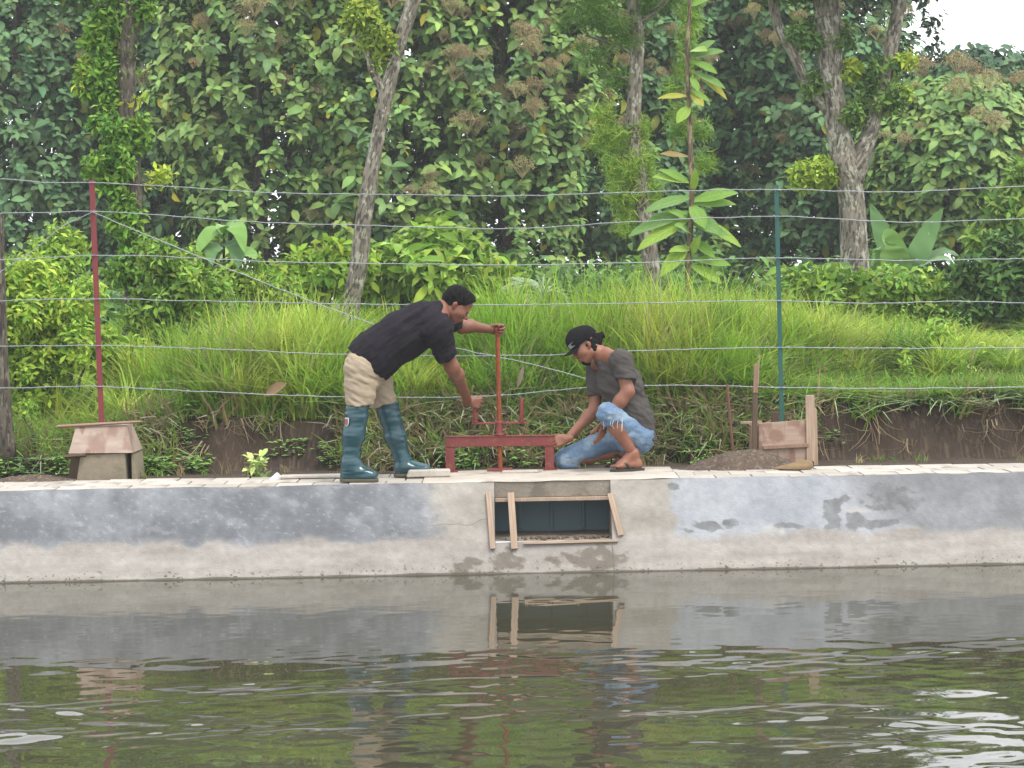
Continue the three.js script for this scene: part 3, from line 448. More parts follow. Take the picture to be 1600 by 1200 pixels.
{ // the big dry leaf curled on the walkway: an arched blade, open at its right end
  const c = at(1238, 738, -0.5), L = 0.275, n = 14, m = 12, pos = [], uv = [], idx = [];
  for (const lay of [0, 1]) for (let i = 0; i <= n; i++) for (let k = 0; k <= m; k++) {
    const t = i / n, f = k / m * Math.PI, w = 0.075 * Math.pow(Math.sin(Math.PI * (0.04 + 0.72 * t)), 0.8) - lay * 0.003, h = 0.068 * Math.pow(t, 0.75) * (t > 0.85 ? 1 - (t - 0.85) * 1.2 : 1) + 0.008 * Math.sin(t * 11 + k) * t - lay * 0.003;
    pos.push((t - 0.5) * L + 0.012 * Math.sin(f * 3) * t, 0.004 + Math.max(0.001, h * Math.pow(Math.sin(f), 0.8)), Math.cos(f) * w + 0.02 * t * (0.5 - t)); uv.push(t, k / m);
  }
  const N = (n + 1) * (m + 1); for (const lay of [0, 1]) for (let i = 0; i < n; i++) for (let k = 0; k < m; k++) { const a = lay * N + i * (m + 1) + k; lay ? idx.push(a, a + 1, a + m + 1, a + 1, a + m + 2, a + m + 1) : idx.push(a, a + m + 1, a + 1, a + 1, a + m + 1, a + m + 2); }
  const g = new THREE.BufferGeometry(); g.setAttribute('position', new THREE.Float32BufferAttribute(pos, 3)); g.setAttribute('uv', new THREE.Float32BufferAttribute(uv, 2)); g.setIndex(idx); g.computeVertexNormals();
  const veins = tex(128, 128, (u, v) => { const a = tileNoise(u, v, 6, 6, 4, 95), e = Math.abs(((u * 9 + Math.abs(v - 0.5) * 6) % 1) - 0.5) < 0.07 ? 1 : 0; return mix3(mix3([0.40, 0.32, 0.22], [0.56, 0.46, 0.32], a), [0.36, 0.27, 0.18], e * 0.6); });
  const lf = mesh('dry_leaf', g, std({ map: veins, color: rgb(0.8, 0.78, 0.74), side: THREE.DoubleSide, roughness: 0.75 }), scene); lf.position.set(c.x, P, -0.5); lf.rotation.y = -0.22; tag(lf, 'large curled brown leaf on the walkway beside the formwork box', 'leaf');
}
tag(singleLeaf('dry_leaf', '', at(414, 619, -1.5), at(445, 598, -1.45), 0.08, dryLeaf, V(0, 0.5, 1)), 'brown dead leaf caught in the tall grass left of the standing man', 'leaf');
tag(singleLeaf('dry_leaf', '', at(818, 568, -1.09), at(809, 606, -1.06), 0.035, std({ color: rgb(0.17, 0.145, 0.095), side: THREE.DoubleSide }), V(0.3, 0, 1), { fold: 0.8 }), 'withered pale leaf hanging from the wire between the two men', 'leaf');

// ------------------------------------------------------------------ grass
function clumpGeo(seed, n, h, spread, bend, w = 0.0075, segs = 4) {   // a tuft of blades rooted at the origin
  const r = rng(seed), pos = [], nor = [], idx = [];
  for (let b = 0; b < n; b++) {
    const a = r() * 6.283, lean = (0.12 + 0.55 * r()) * bend, H = h * (0.55 + 0.6 * r()), x0 = (r() - 0.5) * spread, z0 = (r() - 0.5) * spread, ww = w * (0.6 + 0.8 * r()), tw = a + 1.57 + (r() - 0.5) * 1.2, kink = r() < 0.25 ? 1.8 : 1;
    const base = pos.length / 3;
    for (let i = 0; i <= segs; i++) {
      const t = i / segs, o = lean * H * Math.pow(t, 1.9) * kink * (0.6 + t * 0.5), y = H * (t - 0.30 * lean * kink * t * t * t), k = ww * (1 - Math.pow(t, 2.2)) + 0.0008;
      const cx = x0 + Math.cos(a) * o, cz = z0 + Math.sin(a) * o, sx = Math.cos(tw) * k, sz = Math.sin(tw) * k;
      pos.push(cx - sx, y, cz - sz, cx + sx, y, cz + sz); const nx = -Math.sin(tw), nz = Math.cos(tw); nor.push(nx * 0.8, 0.6, nz * 0.8, nx * 0.8, 0.6, nz * 0.8);
      if (i < segs) { const q = base + i * 2; idx.push(q, q + 1, q + 2, q + 1, q + 3, q + 2); }
    }
  }
  const g = new THREE.BufferGeometry(); g.setAttribute('position', new THREE.Float32BufferAttribute(pos, 3)); g.setIndex(idx); g.setAttribute('normal', new THREE.Float32BufferAttribute(nor, 3)); return g;
}
{
  const up = V(0, 1, 0), tuft = (p, s, sy, r, c, lean = 0) => { const m = new THREE.Matrix4().compose(p, new THREE.Quaternion().setFromEuler(new THREE.Euler((r() - 0.5) * 0.3 + lean, r() * 6.283, (r() - 0.5) * 0.3)), V(s, sy, s)); return { m, c }; };
  const tallG = [1, 2, 3, 4].map((s) => clumpGeo(s * 7, 12, 0.58, 0.13, 1.1, 0.0075, 5)), lists = tallG.map(() => []), shortG = [5, 6, 7].map((s) => clumpGeo(s * 11, 14, 0.17, 0.12, 1.3, 0.0042, 3)), shorts = shortG.map(() => []);
  const r = rng(2024);
  for (let i = 0; i < 17000; i++) {
    const z = -1.62 - Math.pow(r(), 1.35) * 9.5, x = (r() - 0.5) * (9.2 + -z * 0.62), d = bankEdge(x) - z; if (d < 0.31) continue;
    const dens = fbm3(x * 0.9 + 4, z * 0.9, 3, 3), clumpy = fbm3(x * 2.6, z * 2.6, 13, 3);
    let h = 0.98 + 1.9 * (dens - 0.5) + 2.1 * (clumpy - 0.5);
    h *= 0.45 + 0.55 * sstep(0.3, 1.0, d + 0.5 * (clumpy - 0.5));
    const mown = sstep(1.75, 2.2, x) * (1 - sstep(1.1, 1.8, d + (clumpy - 0.5)));           // short strip on the right, before the bank
    h *= 1 - 0.68 * mown; h *= 1 - 0.52 * sstep(1.6, 4.2, d + 0.8 * (clumpy - 0.5)) * (1 - 0.30 * Math.exp(-(((x - 1.4) / 1.5) ** 2))); h *= 1 - 0.30 * sstep(2.4, 3.2, x) ;
    if (x < -2.35 && d < 1.5 && r() < 0.75) continue;
    const p = V(x, ground(x, z) - 0.01, z), yel = sstep(0.45, 0.7, fbm3(x * 1.7, z * 1.7, 31, 3));
    const base = mix3([0.21, 0.375, 0.032], [0.41, 0.48, 0.08], yel * 0.8 + r() * 0.2), c = tint(r, mix3(base, [0.07, 0.19, 0.03], sstep(0.6, 0.3, clumpy) * 0.75), 0.35, 0.15);
    if (r() < 0.06) c.setRGB(0.36, 0.32, 0.15);
    lists[Math.floor(r() * 4)].push(tuft(p, 0.8 + 0.5 * r(), clamp(h, 0.14, 1.7) * (0.8 + 0.4 * r()), r, c));
  }
  tallG.forEach((g, i) => tag(copies('tall_grass', g, grassMat, lists[i], scene), 'tall bright green grass covering the bank behind the fence', 'grass', 'grass on the bank', 'stuff'));
  for (let i = 0; i < 9000; i++) {      // short growth on the lip, hanging over the bare soil, and sparse on the dirt
    const x = (r() - 0.5) * 10.6, e = bankEdge(x), k = r(); let z, s = 0.7 + 0.8 * r(), lean = 0;
    const cover = fbm3(x * 1.2 + 8, 2, 6, 3), bare = sstep(-2.75, -2.5, x) * (1 - sstep(-1.35, -1.15, x)) * 0.97 + sstep(2.0, 2.4, x) * 0.93 + 0.45 * sstep(-1.0, -0.6, x) * (1 - sstep(1.9, 2.1, x));
    if (k < 0.72) { z = e - 0.27 - Math.pow(r(), 1.4) * 1.3; lean = z > e - 0.42 ? 0.7 * r() * (1 - bare) : 0; if (z > e - 0.36 && r() < bare * 0.8) continue; }
    else if (k < 0.95) { z = e - 0.30 * (0.12 + 0.88 * r()); if (r() < bare * (z > e - 0.2 ? 1.1 : 0.9)) continue; lean = 0.9; s *= 1.25; } else { z = e + 0.02 + r() * 0.4; if (r() > 0.12) continue; s *= 0.6; }
    const dry = (k >= 0.72 && r() < 0.5) || r() < 0.08;
    const c = dry ? tint(r, [0.27, 0.22, 0.11], 0.35, 0.1) : tint(r, mix3([0.10, 0.23, 0.03], [0.24, 0.36, 0.05], r()), 0.25, 0.15);
    shorts[Math.floor(r() * 3)].push(tuft(V(x, ground(x, z) - 0.012, z), s, s * (0.6 + 0.7 * r()) * (x > 1.8 ? 0.8 : 1), r, c, lean));
  }
  shortG.forEach((g, i) => tag(copies('short_grass', g, grassMat, shorts[i], scene), 'short and dry grass hanging over the lip of the soil bank', 'grass', 'grass on the bank lip', 'stuff'));
  // roots and dead stalks hanging on the cut soil
  const rootG = clumpGeo(99, 9, 0.30, 0.10, 1.2, 0.0028, 4), roots = [];
  for (let i = 0; i < 520; i++) { const x = (r() - 0.5) * 9.6; if (r() < 0.88 * (sstep(-2.75, -2.5, x) * (1 - sstep(-1.35, -1.15, x)) + sstep(2.0, 2.4, x))) continue; const z = bankEdge(x) - 0.10 - r() * 0.22; const q = new THREE.Quaternion().setFromEuler(new THREE.Euler(2.1 + r() * 1.4, r() * 6.28, (r() - 0.5) * 1.2)); roots.push({ m: new THREE.Matrix4().compose(V(x, ground(x, z) + 0.02, z + 0.02), q, V(1, 0.5 + r() * 0.8, 1)), c: tint(r, [0.30, 0.24, 0.15], 0.5, 0.1) }); }
  tag(copies('dead_stalks', rootG, grassMat, roots, scene), 'dry roots and dead stalks on the cut soil face', 'stalks', null, 'stuff');
  // low broadleaf weeds
  const wl = leafGeo(0.055, 0.028, { segs: 2, fold: 0.2, droop: 0.3 }), weeds = [];
  for (let i = 0; i < 230; i++) { let x = (r() - 0.5) * 9.4; if (r() < 0.5) x = -4.4 + r() * 2.4; if (x > 2.1 && r() < 0.85) continue; const e = bankEdge(x), z = e + 0.18 - r() * 0.55, n = 8 + r() * 16, cx = x, base = V(cx, ground(cx, z), z), cc = mix3([0.10, 0.25, 0.03], [0.22, 0.40, 0.05], r()); if (fbm3(x * 2, 4, 4, 2) < 0.44 && x > -2.4) continue; for (let k = 0; k < n; k++) { const a = r() * 6.28, q = base.clone().add(V((r() - 0.5) * 0.14, r() * 0.13, (r() - 0.5) * 0.14)); weeds.push({ m: place(q, V(Math.cos(a), 0.35, Math.sin(a)), V(0, 1, 0.2), 0.7 + r() * 0.8), c: tint(r, cc, 0.25) }); } }
  tag(copies('weeds', wl, leafMat, weeds, scene), 'low green broadleaf weeds at the foot of the bank', 'weeds', null, 'stuff');
}

// ------------------------------------------------------------------ shrubs and leaf masses
const smallLeaf = leafGeo(0.085, 0.038, { segs: 2, fold: 0.3, droop: 0.35 }), midLeaf = leafGeo(0.15, 0.062, { segs: 3, fold: 0.3, droop: 0.35 }), tinyLeaf = leafGeo(0.062, 0.03, { segs: 1, fold: 0.3, droop: 0.3 });
const twigCache = new Map();
function twigs(geo, twig) {            // five different twigs of one kind of leaf, growing along +y
  const key = geo.uuid + twig; if (twigCache.has(key)) return twigCache.get(key);
  const r = rng(4000 + twigCache.size * 13), size = geo.boundingBox ? 1 : (geo.computeBoundingBox(), 1), len = geo.boundingBox.max.z * size;
  const list = Array.from({ length: 5 }, () => spray(geo, Array.from({ length: twig }, (_, q) => {
    const s = 0.6 + 0.75 * r(), a = q * 2.4 + r(), dir = V(Math.cos(a) * 0.85, 0.75 - 0.6 * r(), Math.sin(a) * 0.85), b = V(Math.cos(a) * 0.12 * len, (q / twig - 0.5) * len * 2.4, Math.sin(a) * 0.12 * len), k = 0.72 + 0.56 * r(), w = 0.85 + 0.3 * r();
    return { m: place(b, dir, V((r() - 0.5) * 0.9, 1, (r() - 0.5) * 0.9), s), k: [k * w, k, k * 0.95] };
  })));
  twigCache.set(key, list); return list;
}
/** twigs through an uneven volume: lobes of [centre, rx, ry, rz]; adds one object per twig shape */
function foliage(name, parent, geo, r, lobes, n, size, cols, { up = 0.35, shell = 0.55, twig = 7, mat = leafMat } = {}) {
  const kinds = twigs(geo, twig), out = kinds.map(() => []), vol = lobes.map((l) => Math.pow(l[1] * l[2] * (l[3] ?? l[1]), 0.62)), tot = vol.reduce((a, b) => a + b, 0), q = new THREE.Quaternion(), spin = new THREE.Quaternion();
  lobes.forEach(([c, rx, ry, rz = rx], k) => {
    const sh = Math.max(1, Math.round(n * vol[k] / tot / twig));
    for (let i = 0; i < sh; i++) {
      const d = V(r() * 2 - 1, r() * 2 - 1, r() * 2 - 1).normalize(), lump = 0.72 + 0.6 * (fbm3(d.x * 2.1 + k * 3, d.y * 2.1, d.z * 2.1, 2) - 0.25), rad = lump * (1 - (1 - shell) * Math.pow(r(), 0.8)) * (0.75 + 0.3 * r());
      const p = c.clone().add(V(d.x * rx * rad, d.y * ry * rad, d.z * rz * rad)), ax = d.clone().add(V((r() - 0.5) * 0.9, up + (r() - 0.5) * 0.7, (r() - 0.5) * 0.9)).normalize(), s = size * (0.75 + 0.5 * r());
      q.setFromUnitVectors(UP1, ax).multiply(spin.setFromAxisAngle(UP1, r() * 6.283));
      out[Math.floor(r() * 5)].push({ m: new THREE.Matrix4().compose(p, q, V(s, s, s)), c: tint(r, mix3(cols[0], cols[1], r()), 0.2, 0.1) });
    }
  });
  return out.map((l, i) => l.length && copies(name, kinds[i], mat, l, parent));
}
const UP1 = V(0, 1, 0);
const LIME = [[0.15, 0.30, 0.03], [0.37, 0.50, 0.06]], MID = [[0.09, 0.21, 0.03], [0.25, 0.38, 0.05]], DEEP = [[0.03, 0.085, 0.02], [0.09, 0.18, 0.035]];
let sd = 300;
/** lobes given as [px, py, radius px across, radius px up] at distance z */
const lobesAt = (list, z) => list.map(([x, y, rx, ry = rx, dz = 0]) => [at(x, y, z + dz), rx / ppm(z), ry / ppm(z), rx / ppm(z) * 0.9]);
/** smaller tufts on the outside of each lobe, so that no outline is round */
const ragged = (r, L, n = 7, at0 = 0.78) => L.flatMap(([c, a, b, d]) => [[c, a * at0, b * at0, d * at0], ...Array.from({ length: n }, () => { const e = V(r() * 2 - 1, r() * 1.7 - 0.6, r() * 2 - 1).normalize(), k = 0.75 + 0.4 * r(), s = 0.24 + 0.26 * r(); return [c.clone().add(V(e.x * a * k, e.y * b * k, e.z * d * k)), a * s * 0.8, b * s * (0.8 + 0.9 * r()), d * s]; })]);
function shrub(label, list, z, n, geo, size, cols, { category = 'shrub', name = 'shrub', group, mat = leafMat, ...o } = {}) {
  const r = rng(sd++), L = ragged(r, lobesAt(list, z)), c = L[0][0], base = V(c.x, ground(c.x, z), z), s = thing(name, label, category, base, group);
  const stems = lobesAt(list, z).map(([p], i) => limb([base.clone().add(V((i % 3 - 1) * 0.04, -0.05, 0)), base.clone().lerp(p, 0.5).add(V((r() - 0.5) * 0.1, 0.05, (r() - 0.5) * 0.1)), p], [0.02, 0.013, 0.005], { radial: 6, step: 0.2 }));
  mesh('stems', merge(stems), darkBarkMat, s); foliage('foliage', s, geo, r, L, n, size, cols, { mat, ...o }); return s;
}
// left thicket, between the old post and the tall grass
shrub('lime green thicket at the left edge beside the old wooden post', [[40, 440, 90, 70], [20, 540, 80, 70], [95, 520, 70, 60], [60, 610, 60, 45]], -2.6, 14144, smallLeaf, 0.61, LIME);
shrub('dense green thicket behind the red post\'s upper half', [[105, 480, 60, 55], [90, 410, 50, 45], [150, 540, 50, 45], [200, 570, 50, 35]], -3.6, 12512, smallLeaf, 0.65, [[0.11, 0.24, 0.025], [0.32, 0.46, 0.055]]);
shrub('leafy green thicket around the foot of the vine covered trunk', [[272, 440, 55, 50], [300, 475, 55, 40], [235, 500, 40, 35]], -4.6, 9792, smallLeaf, 0.72, MID);
shrub('pale green weeds beside the left footing', [[60, 690, 40, 30], [90, 715, 30, 20], [35, 650, 30, 30]], -1.45, 900, tinyLeaf, 0.9, MID);
shrub('low green bush right of the vine covered trunk', [[320, 450, 60, 45], [395, 445, 45, 40], [300, 415, 40, 35], [440, 455, 40, 35]], -5.6, 5984, smallLeaf, 0.65, [[0.10, 0.22, 0.02], [0.26, 0.38, 0.05]]);
shrub('glossy yellow green bush right of the slim leaning tree', [[650, 425, 75, 48], [690, 405, 48, 38], [605, 440, 50, 40], [725, 435, 40, 32], [662, 388, 34, 28]], -8.2, 4160, midLeaf, 1.05, [[0.13, 0.28, 0.03], [0.32, 0.46, 0.07]], { up: 0.9 });
shrub('small yellow green bush left of the slim leaning tree', [[500, 432, 55, 40], [455, 448, 40, 32], [535, 415, 40, 32]], -7.6, 2880, smallLeaf, 1.05, LIME);
shrub('light green bush right of the glossy bush', [[770, 460, 35, 28], [745, 470, 30, 22]], -8.0, 900, midLeaf, 0.9, [[0.14, 0.28, 0.03], [0.30, 0.42, 0.06]], { up: 0.8 });
shrub('broad low green bush under the forked tree', [[1290, 455, 55, 28], [1360, 470, 60, 30], [1250, 465, 40, 25]], -8.4, 4800, smallLeaf, 1.0, [[0.08, 0.2, 0.02], [0.26, 0.40, 0.05]]);
shrub('rounded green bush below the banana plant', [[1430, 465, 55, 32], [1480, 480, 45, 25], [1400, 455, 40, 25]], -7.6, 4480, smallLeaf, 1.0, [[0.10, 0.23, 0.03], [0.28, 0.40, 0.06]]);
shrub('dark green bush at the right edge below the wires', [[1560, 450, 65, 45], [1600, 420, 50, 60], [1530, 490, 45, 20]], -6.8, 5760, smallLeaf, 1.0, DEEP);
shrub('tall light green shrub rising at the right edge', [[1590, 330, 55, 60], [1560, 390, 50, 40], [1625, 280, 40, 40]], -8.0, 5120, smallLeaf, 1.05, [[0.07, 0.17, 0.03], [0.22, 0.33, 0.05]]);
shrub('small bright weed on the right hand grass slope', [[1462, 528, 9, 9], [1470, 520, 8, 6]], -3.2, 60, smallLeaf, 0.9, LIME, { name: 'weed', category: 'weed' });
shrub('round little green weed beside the rear boot', [[644, 693, 6, 6]], -1.35, 40, tinyLeaf, 0.6, LIME, { name: 'weed', category: 'weed' });
shrub('green sprout beside the plastic cup', [[396, 735, 9, 8], [405, 728, 8, 8]], -0.82, 36, midLeaf, 0.55, [[0.30, 0.42, 0.12], [0.42, 0.52, 0.2]], { name: 'weed', category: 'weed', up: 1.4, twig: 4 });
// broadleaf weeds standing among the grass
{
  const r = rng(511), lobes = []; for (let i = 0; i < 70; i++) { const z = -2.0 - r() * 5.5, x = (r() - 0.5) * (8 - z * 0.5), h = 0.10 + r() * 0.16, y = ground(x, z) + 0.10 + r() * 0.2; lobes.push([V(x, y, z), 0.08 + r() * 0.12, h, 0.1]); }
  for (const m of foliage('slope_weeds', scene, smallLeaf, r, lobes, 5200, 0.6, [[0.11, 0.25, 0.03], [0.30, 0.42, 0.05]], { twig: 6 })) tag(m, 'leafy weeds standing among the grass of the slope', 'weeds', 'weeds in the tall grass', 'stuff');
}
// ground cover closing the view under the trees
{
  const r = rng(501), lobes = []; for (let i = 0; i < 46; i++) { const z = -9 - r() * 10, x = (r() - 0.5) * (8 - z * 0.62), h = 0.35 + r() * 0.45; lobes.push([V(x, ground(x, z) + h * 0.4, z), 0.7 + r() * 0.6, h, 0.6]); } for (let i = 0; i < 40; i++) { const z = -18 - r() * 12, x = -10.5 + i * 0.54 + r() * 0.5, h = 0.7 + r() * 0.6; lobes.push([V(x, ground(x, z) + h * 0.5, z), 0.7, h, 0.6]); }
  for (const m of foliage('undergrowth', scene, midLeaf, r, lobes, 30000, 1.0, [[0.05, 0.13, 0.03], [0.15, 0.27, 0.05]])) tag(m, 'green undergrowth between the near trees and the plantation', 'undergrowth', 'undergrowth below the plantation', 'stuff');
}

// ------------------------------------------------------------------ broad-leaved background trees with tan flower heads
const teakGeos = [[0.155, 0.098, 0.30], [0.18, 0.105, 0.55], [0.135, 0.09, 0.12]].map(([l, w, d], i) => leafGeo(l, w, { segs: 3, fold: 0.22, droop: d, tip: 0.85, seed: i }));
const teakMat = phy({ color: 0xffffff, vertexColors: true, specularIntensity: 0.6, roughness: 0.62, side: THREE.DoubleSide });
const teakLeafMats = [[0.10, 0.20, 0.055], [0.075, 0.16, 0.05], [0.14, 0.25, 0.065]].map((c) => std({ color: rgb(...c), map: veinTex, roughness: 0.62, side: THREE.DoubleSide }));
const rosettes = Array.from({ length: 7 }, (_, v) => {
  const r = rng(900 + v), n = 7 + v % 4, leaves = [];
  for (let q = 0; q < n; q++) {
    const b = q * 2.35 + r() * 0.7, down = q / n, yellow = r() < 0.02, dir = V(Math.cos(b) * 0.9, 0.45 - 0.6 * down - 0.7 * down * r() - 0.35 * (r() - 0.4), Math.sin(b) * 0.9), k = 0.68 + 0.64 * r();
    leaves.push({ m: place(V(0, -0.17 * q / n, 0), dir, V((r() - 0.5) * 1.1, 1, (r() - 0.5) * 1.1), 0.65 + 0.5 * r()), k: yellow ? [3, 1.7, 0.9] : [k * (0.88 + 0.24 * r()), k, k] });
  }
  return { leaves, geo: spray(teakGeos[v % 3], leaves), leaf: teakGeos[v % 3] };
});
function panicleGeo(seed) {
  const r = rng(seed), parts = [];
  for (let i = 0; i < 420; i++) { const a = r() * 6.28, t = Math.pow(r(), 0.6), rad = 0.27 * t * (0.5 + 0.6 * r()), y = 0.08 + 0.27 * (1 - t * t * 0.6) * (0.5 + 0.6 * r()); const g = new THREE.TetrahedronGeometry(0.008 + r() * 0.008, 0); g.rotateX(r() * 3); g.rotateY(r() * 3); g.translate(Math.cos(a) * rad, y, Math.sin(a) * rad); parts.push(g); }
  for (let i = 0; i < 14; i++) { const a = r() * 6.28, rad = 0.14 + 0.06 * r(), h = 0.2 + 0.12 * r(), g = bar(V(0, 0, 0), V(Math.cos(a) * rad, h, Math.sin(a) * rad), 0.006, 0.006, V(0.3, 0.1, 1), 0); parts.push(g); }
  return merge(parts);
}
const panGeos = [1, 2, 3].map((s) => panicleGeo(s * 31)), panMats = [[0.30, 0.245, 0.12], [0.26, 0.20, 0.10], [0.30, 0.27, 0.12]].map((c) => std({ color: rgb(...c), roughness: 1 }));
/** x, z, top and lowest foliage (metres above the water), crown radius, flower share, tone */
function broadTree(label, x, z, top, low, R, bloom, tone, nShoots, { group, leaves = 0, seed = 1 } = {}) {
  const r = rng(seed), gy = ground(x, z), base = V(x, gy, z), t = thing('broad_leaved_tree', label, 'tree', base, group), H = top - low;
  const tr = [limb([V(x, gy - 0.1, z), V(x + (r() - 0.5) * 0.3, gy + H * 0.4, z), V(x + (r() - 0.5) * 0.5, top - 1.2, z)], [0.13, 0.10, 0.03], { radial: 8, step: 0.4, seed })];
  for (let i = 0; i < 9; i++) { const y = lerp(low + 0.2, top - 1.4, i / 8), a = r() * 6.28; tr.push(limb([V(x, y, z), V(x + Math.cos(a) * R * 0.4, y + 0.35, z + Math.sin(a) * R * 0.4), V(x + Math.cos(a) * R * 0.8, y + 0.6, z + Math.sin(a) * R * 0.8)], [0.035, 0.025, 0.01], { radial: 5, step: 0.4 })); }
  mesh('trunk', merge(tr), darkBarkMat, t);
  const all = [], heads = [], q4 = new THREE.Quaternion(), spin = new THREE.Quaternion();
  for (let i = 0; i < nShoots; i++) {
    const k = Math.pow(r(), 0.9), y = lerp(low, top, k), a = r() * 6.283, prof = Math.sqrt(Math.max(0.02, 1 - Math.pow((k - 0.42) / 0.62, 2))), lump = 0.55 + 0.9 * fbm3(Math.cos(a) * 1.4 + seed * 3.1, y * 0.75, Math.sin(a) * 1.4, 3);
    const rad = R * prof * lump * (1 - 0.45 * Math.pow(r(), 2)), c = V(x + Math.cos(a) * rad, y, z + Math.sin(a) * rad), ax = V(Math.cos(a) * 0.75, 0.55 + 0.5 * r(), Math.sin(a) * 0.75 + 0.15).normalize(), s = 0.85 + 0.45 * r();
    q4.setFromUnitVectors(UP1, ax).multiply(spin.setFromAxisAngle(UP1, r() * 6.283));
    all.push({ m: new THREE.Matrix4().compose(c, q4, V(s, s, s)), v: Math.floor(r() * 7), c: tint(r, mix3(tone[0], tone[1], r()), 0.18, 0.12), f: c.z - z + (c.y > 7.2 ? -9 : 0) + r() * 0.4 });
    if (Math.sin(a) > -0.1 && r() < bloom * sstep(low + 0.05 * H, low + 0.4 * H, y) * (fbm3(c.x * 0.7, c.y * 0.7, 5, 2) > 0.48 ? 1.6 : 0.25)) heads.push([c.clone().addScaledVector(ax, 0.05).add(V(0, 0.02, 0.08)), 0.5 + 0.6 * r(), r() * 6.28]);
  }
  all.sort((p, q) => q.f - p.f);
  const lm = new THREE.Matrix4().makeTranslation(-base.x, -base.y, -base.z);
  for (const e of all.splice(0, leaves)) for (const l of rosettes[e.v].leaves) { const m = new THREE.Mesh(rosettes[e.v].leaf, teakLeafMats[Math.floor(r() * 3)]); m.name = 'leaf'; m.castShadow = m.receiveShadow = true; m.applyMatrix4(l.m.clone().premultiply(e.m).premultiply(lm)); t.add(m); }
  rosettes.forEach((o, v) => { const l = all.filter((e) => e.v === v); if (l.length) copies('crown', o.geo, teakMat, l, t); });
  heads.forEach(([p, s, a], i) => { const m = new THREE.Mesh(panGeos[i % 3], panMats[Math.floor(r() * 3)]); m.name = 'flower_head'; m.castShadow = m.receiveShadow = true; m.position.copy(p).sub(base); m.scale.setScalar(s); m.rotation.set((r() - 0.5) * 0.6, a, (r() - 0.5) * 0.6); t.add(m); });
  return t;
}
{
  const ord = ['first', 'second', 'third', 'fourth', 'fifth', 'sixth', 'seventh', 'eighth', 'ninth', 'tenth', 'eleventh'];
  const TONE = [[0.078, 0.155, 0.038], [0.190, 0.295, 0.066]], COOL_DEPTH = [[0.054, 0.125, 0.050], [0.112, 0.205, 0.074]], BACK_SHADE = [[0.034, 0.082, 0.040], [0.072, 0.145, 0.058]];  // second and third tones: depth shade and bluish haze put into leaf colour
  const topAt = (x, z) => { const s = x / (EYE.z - z); return s > 0.185 ? (lerp(8.0, 5.1, clamp((s - 0.185) / 0.02, 0, 1)) + 0.5 * noise3(x * 1.3, z, 6)) * (EYE.z - z) / 36 : 9.6 + 1.6 * noise3(x * 0.6, 2, 3); };
  const front = [[-8.4, -22.5, 1.9, 0.02, COOL_DEPTH], [-6.3, -23.2, 1.9, 0.02, COOL_DEPTH], [-4.0, -20.6, 2.0, 0.15, TONE], [-1.9, -20.2, 1.9, 0.15, TONE], [0.0, -20.8, 1.9, 0.15, TONE], [1.9, -22.4, 1.7, 0.10, COOL_DEPTH], [3.6, -24.4, 1.7, 0.02, COOL_DEPTH], [5.5, -23.2, 1.7, 0.06, COOL_DEPTH], [7.4, -20.8, 1.7, 0.08, TONE], [9.4, -21.2, 1.7, 0.05, TONE]];
  front.forEach(([x, z, R, bl, tone], i) => broadTree(`${ord[i]} large leaved plantation tree from the left in the front row`, x, z, topAt(x, z), 1.9 + (i % 3) * 0.35, R, bl, tone, 2000, { leaves: 10, seed: 600 + i, group: 'plantation trees of the front row' }));
  const rr = rng(9);
  for (let i = 0; i < 11; i++) { const x = -11 + i * 2.2 + (rr() - 0.5) * 0.8, z = -26.5 - rr() * 1.8; broadTree(`${ord[i]} large leaved tree, leaves painted dark for depth, from the left in the second plantation row`, x, z, topAt(x, z) + 0.4, 2.2 + rr() * 0.7, 1.8, 0, BACK_SHADE, 800, { seed: 700 + i, group: 'plantation trees of the back rows' }); }
  for (let i = 0; i < 11; i++) { const x = -13 + i * 2.55 + (rr() - 0.5) * 0.8, z = -31.5 - rr() * 2; broadTree(`${ord[i]} large leaved tree, leaves painted dark for depth, from the left in the rearmost plantation row`, x, z, topAt(x, z), 2.0 + rr() * 0.6, 2.0, 0, BACK_SHADE, 520, { seed: 730 + i, group: 'plantation trees of the back rows' }); }
}

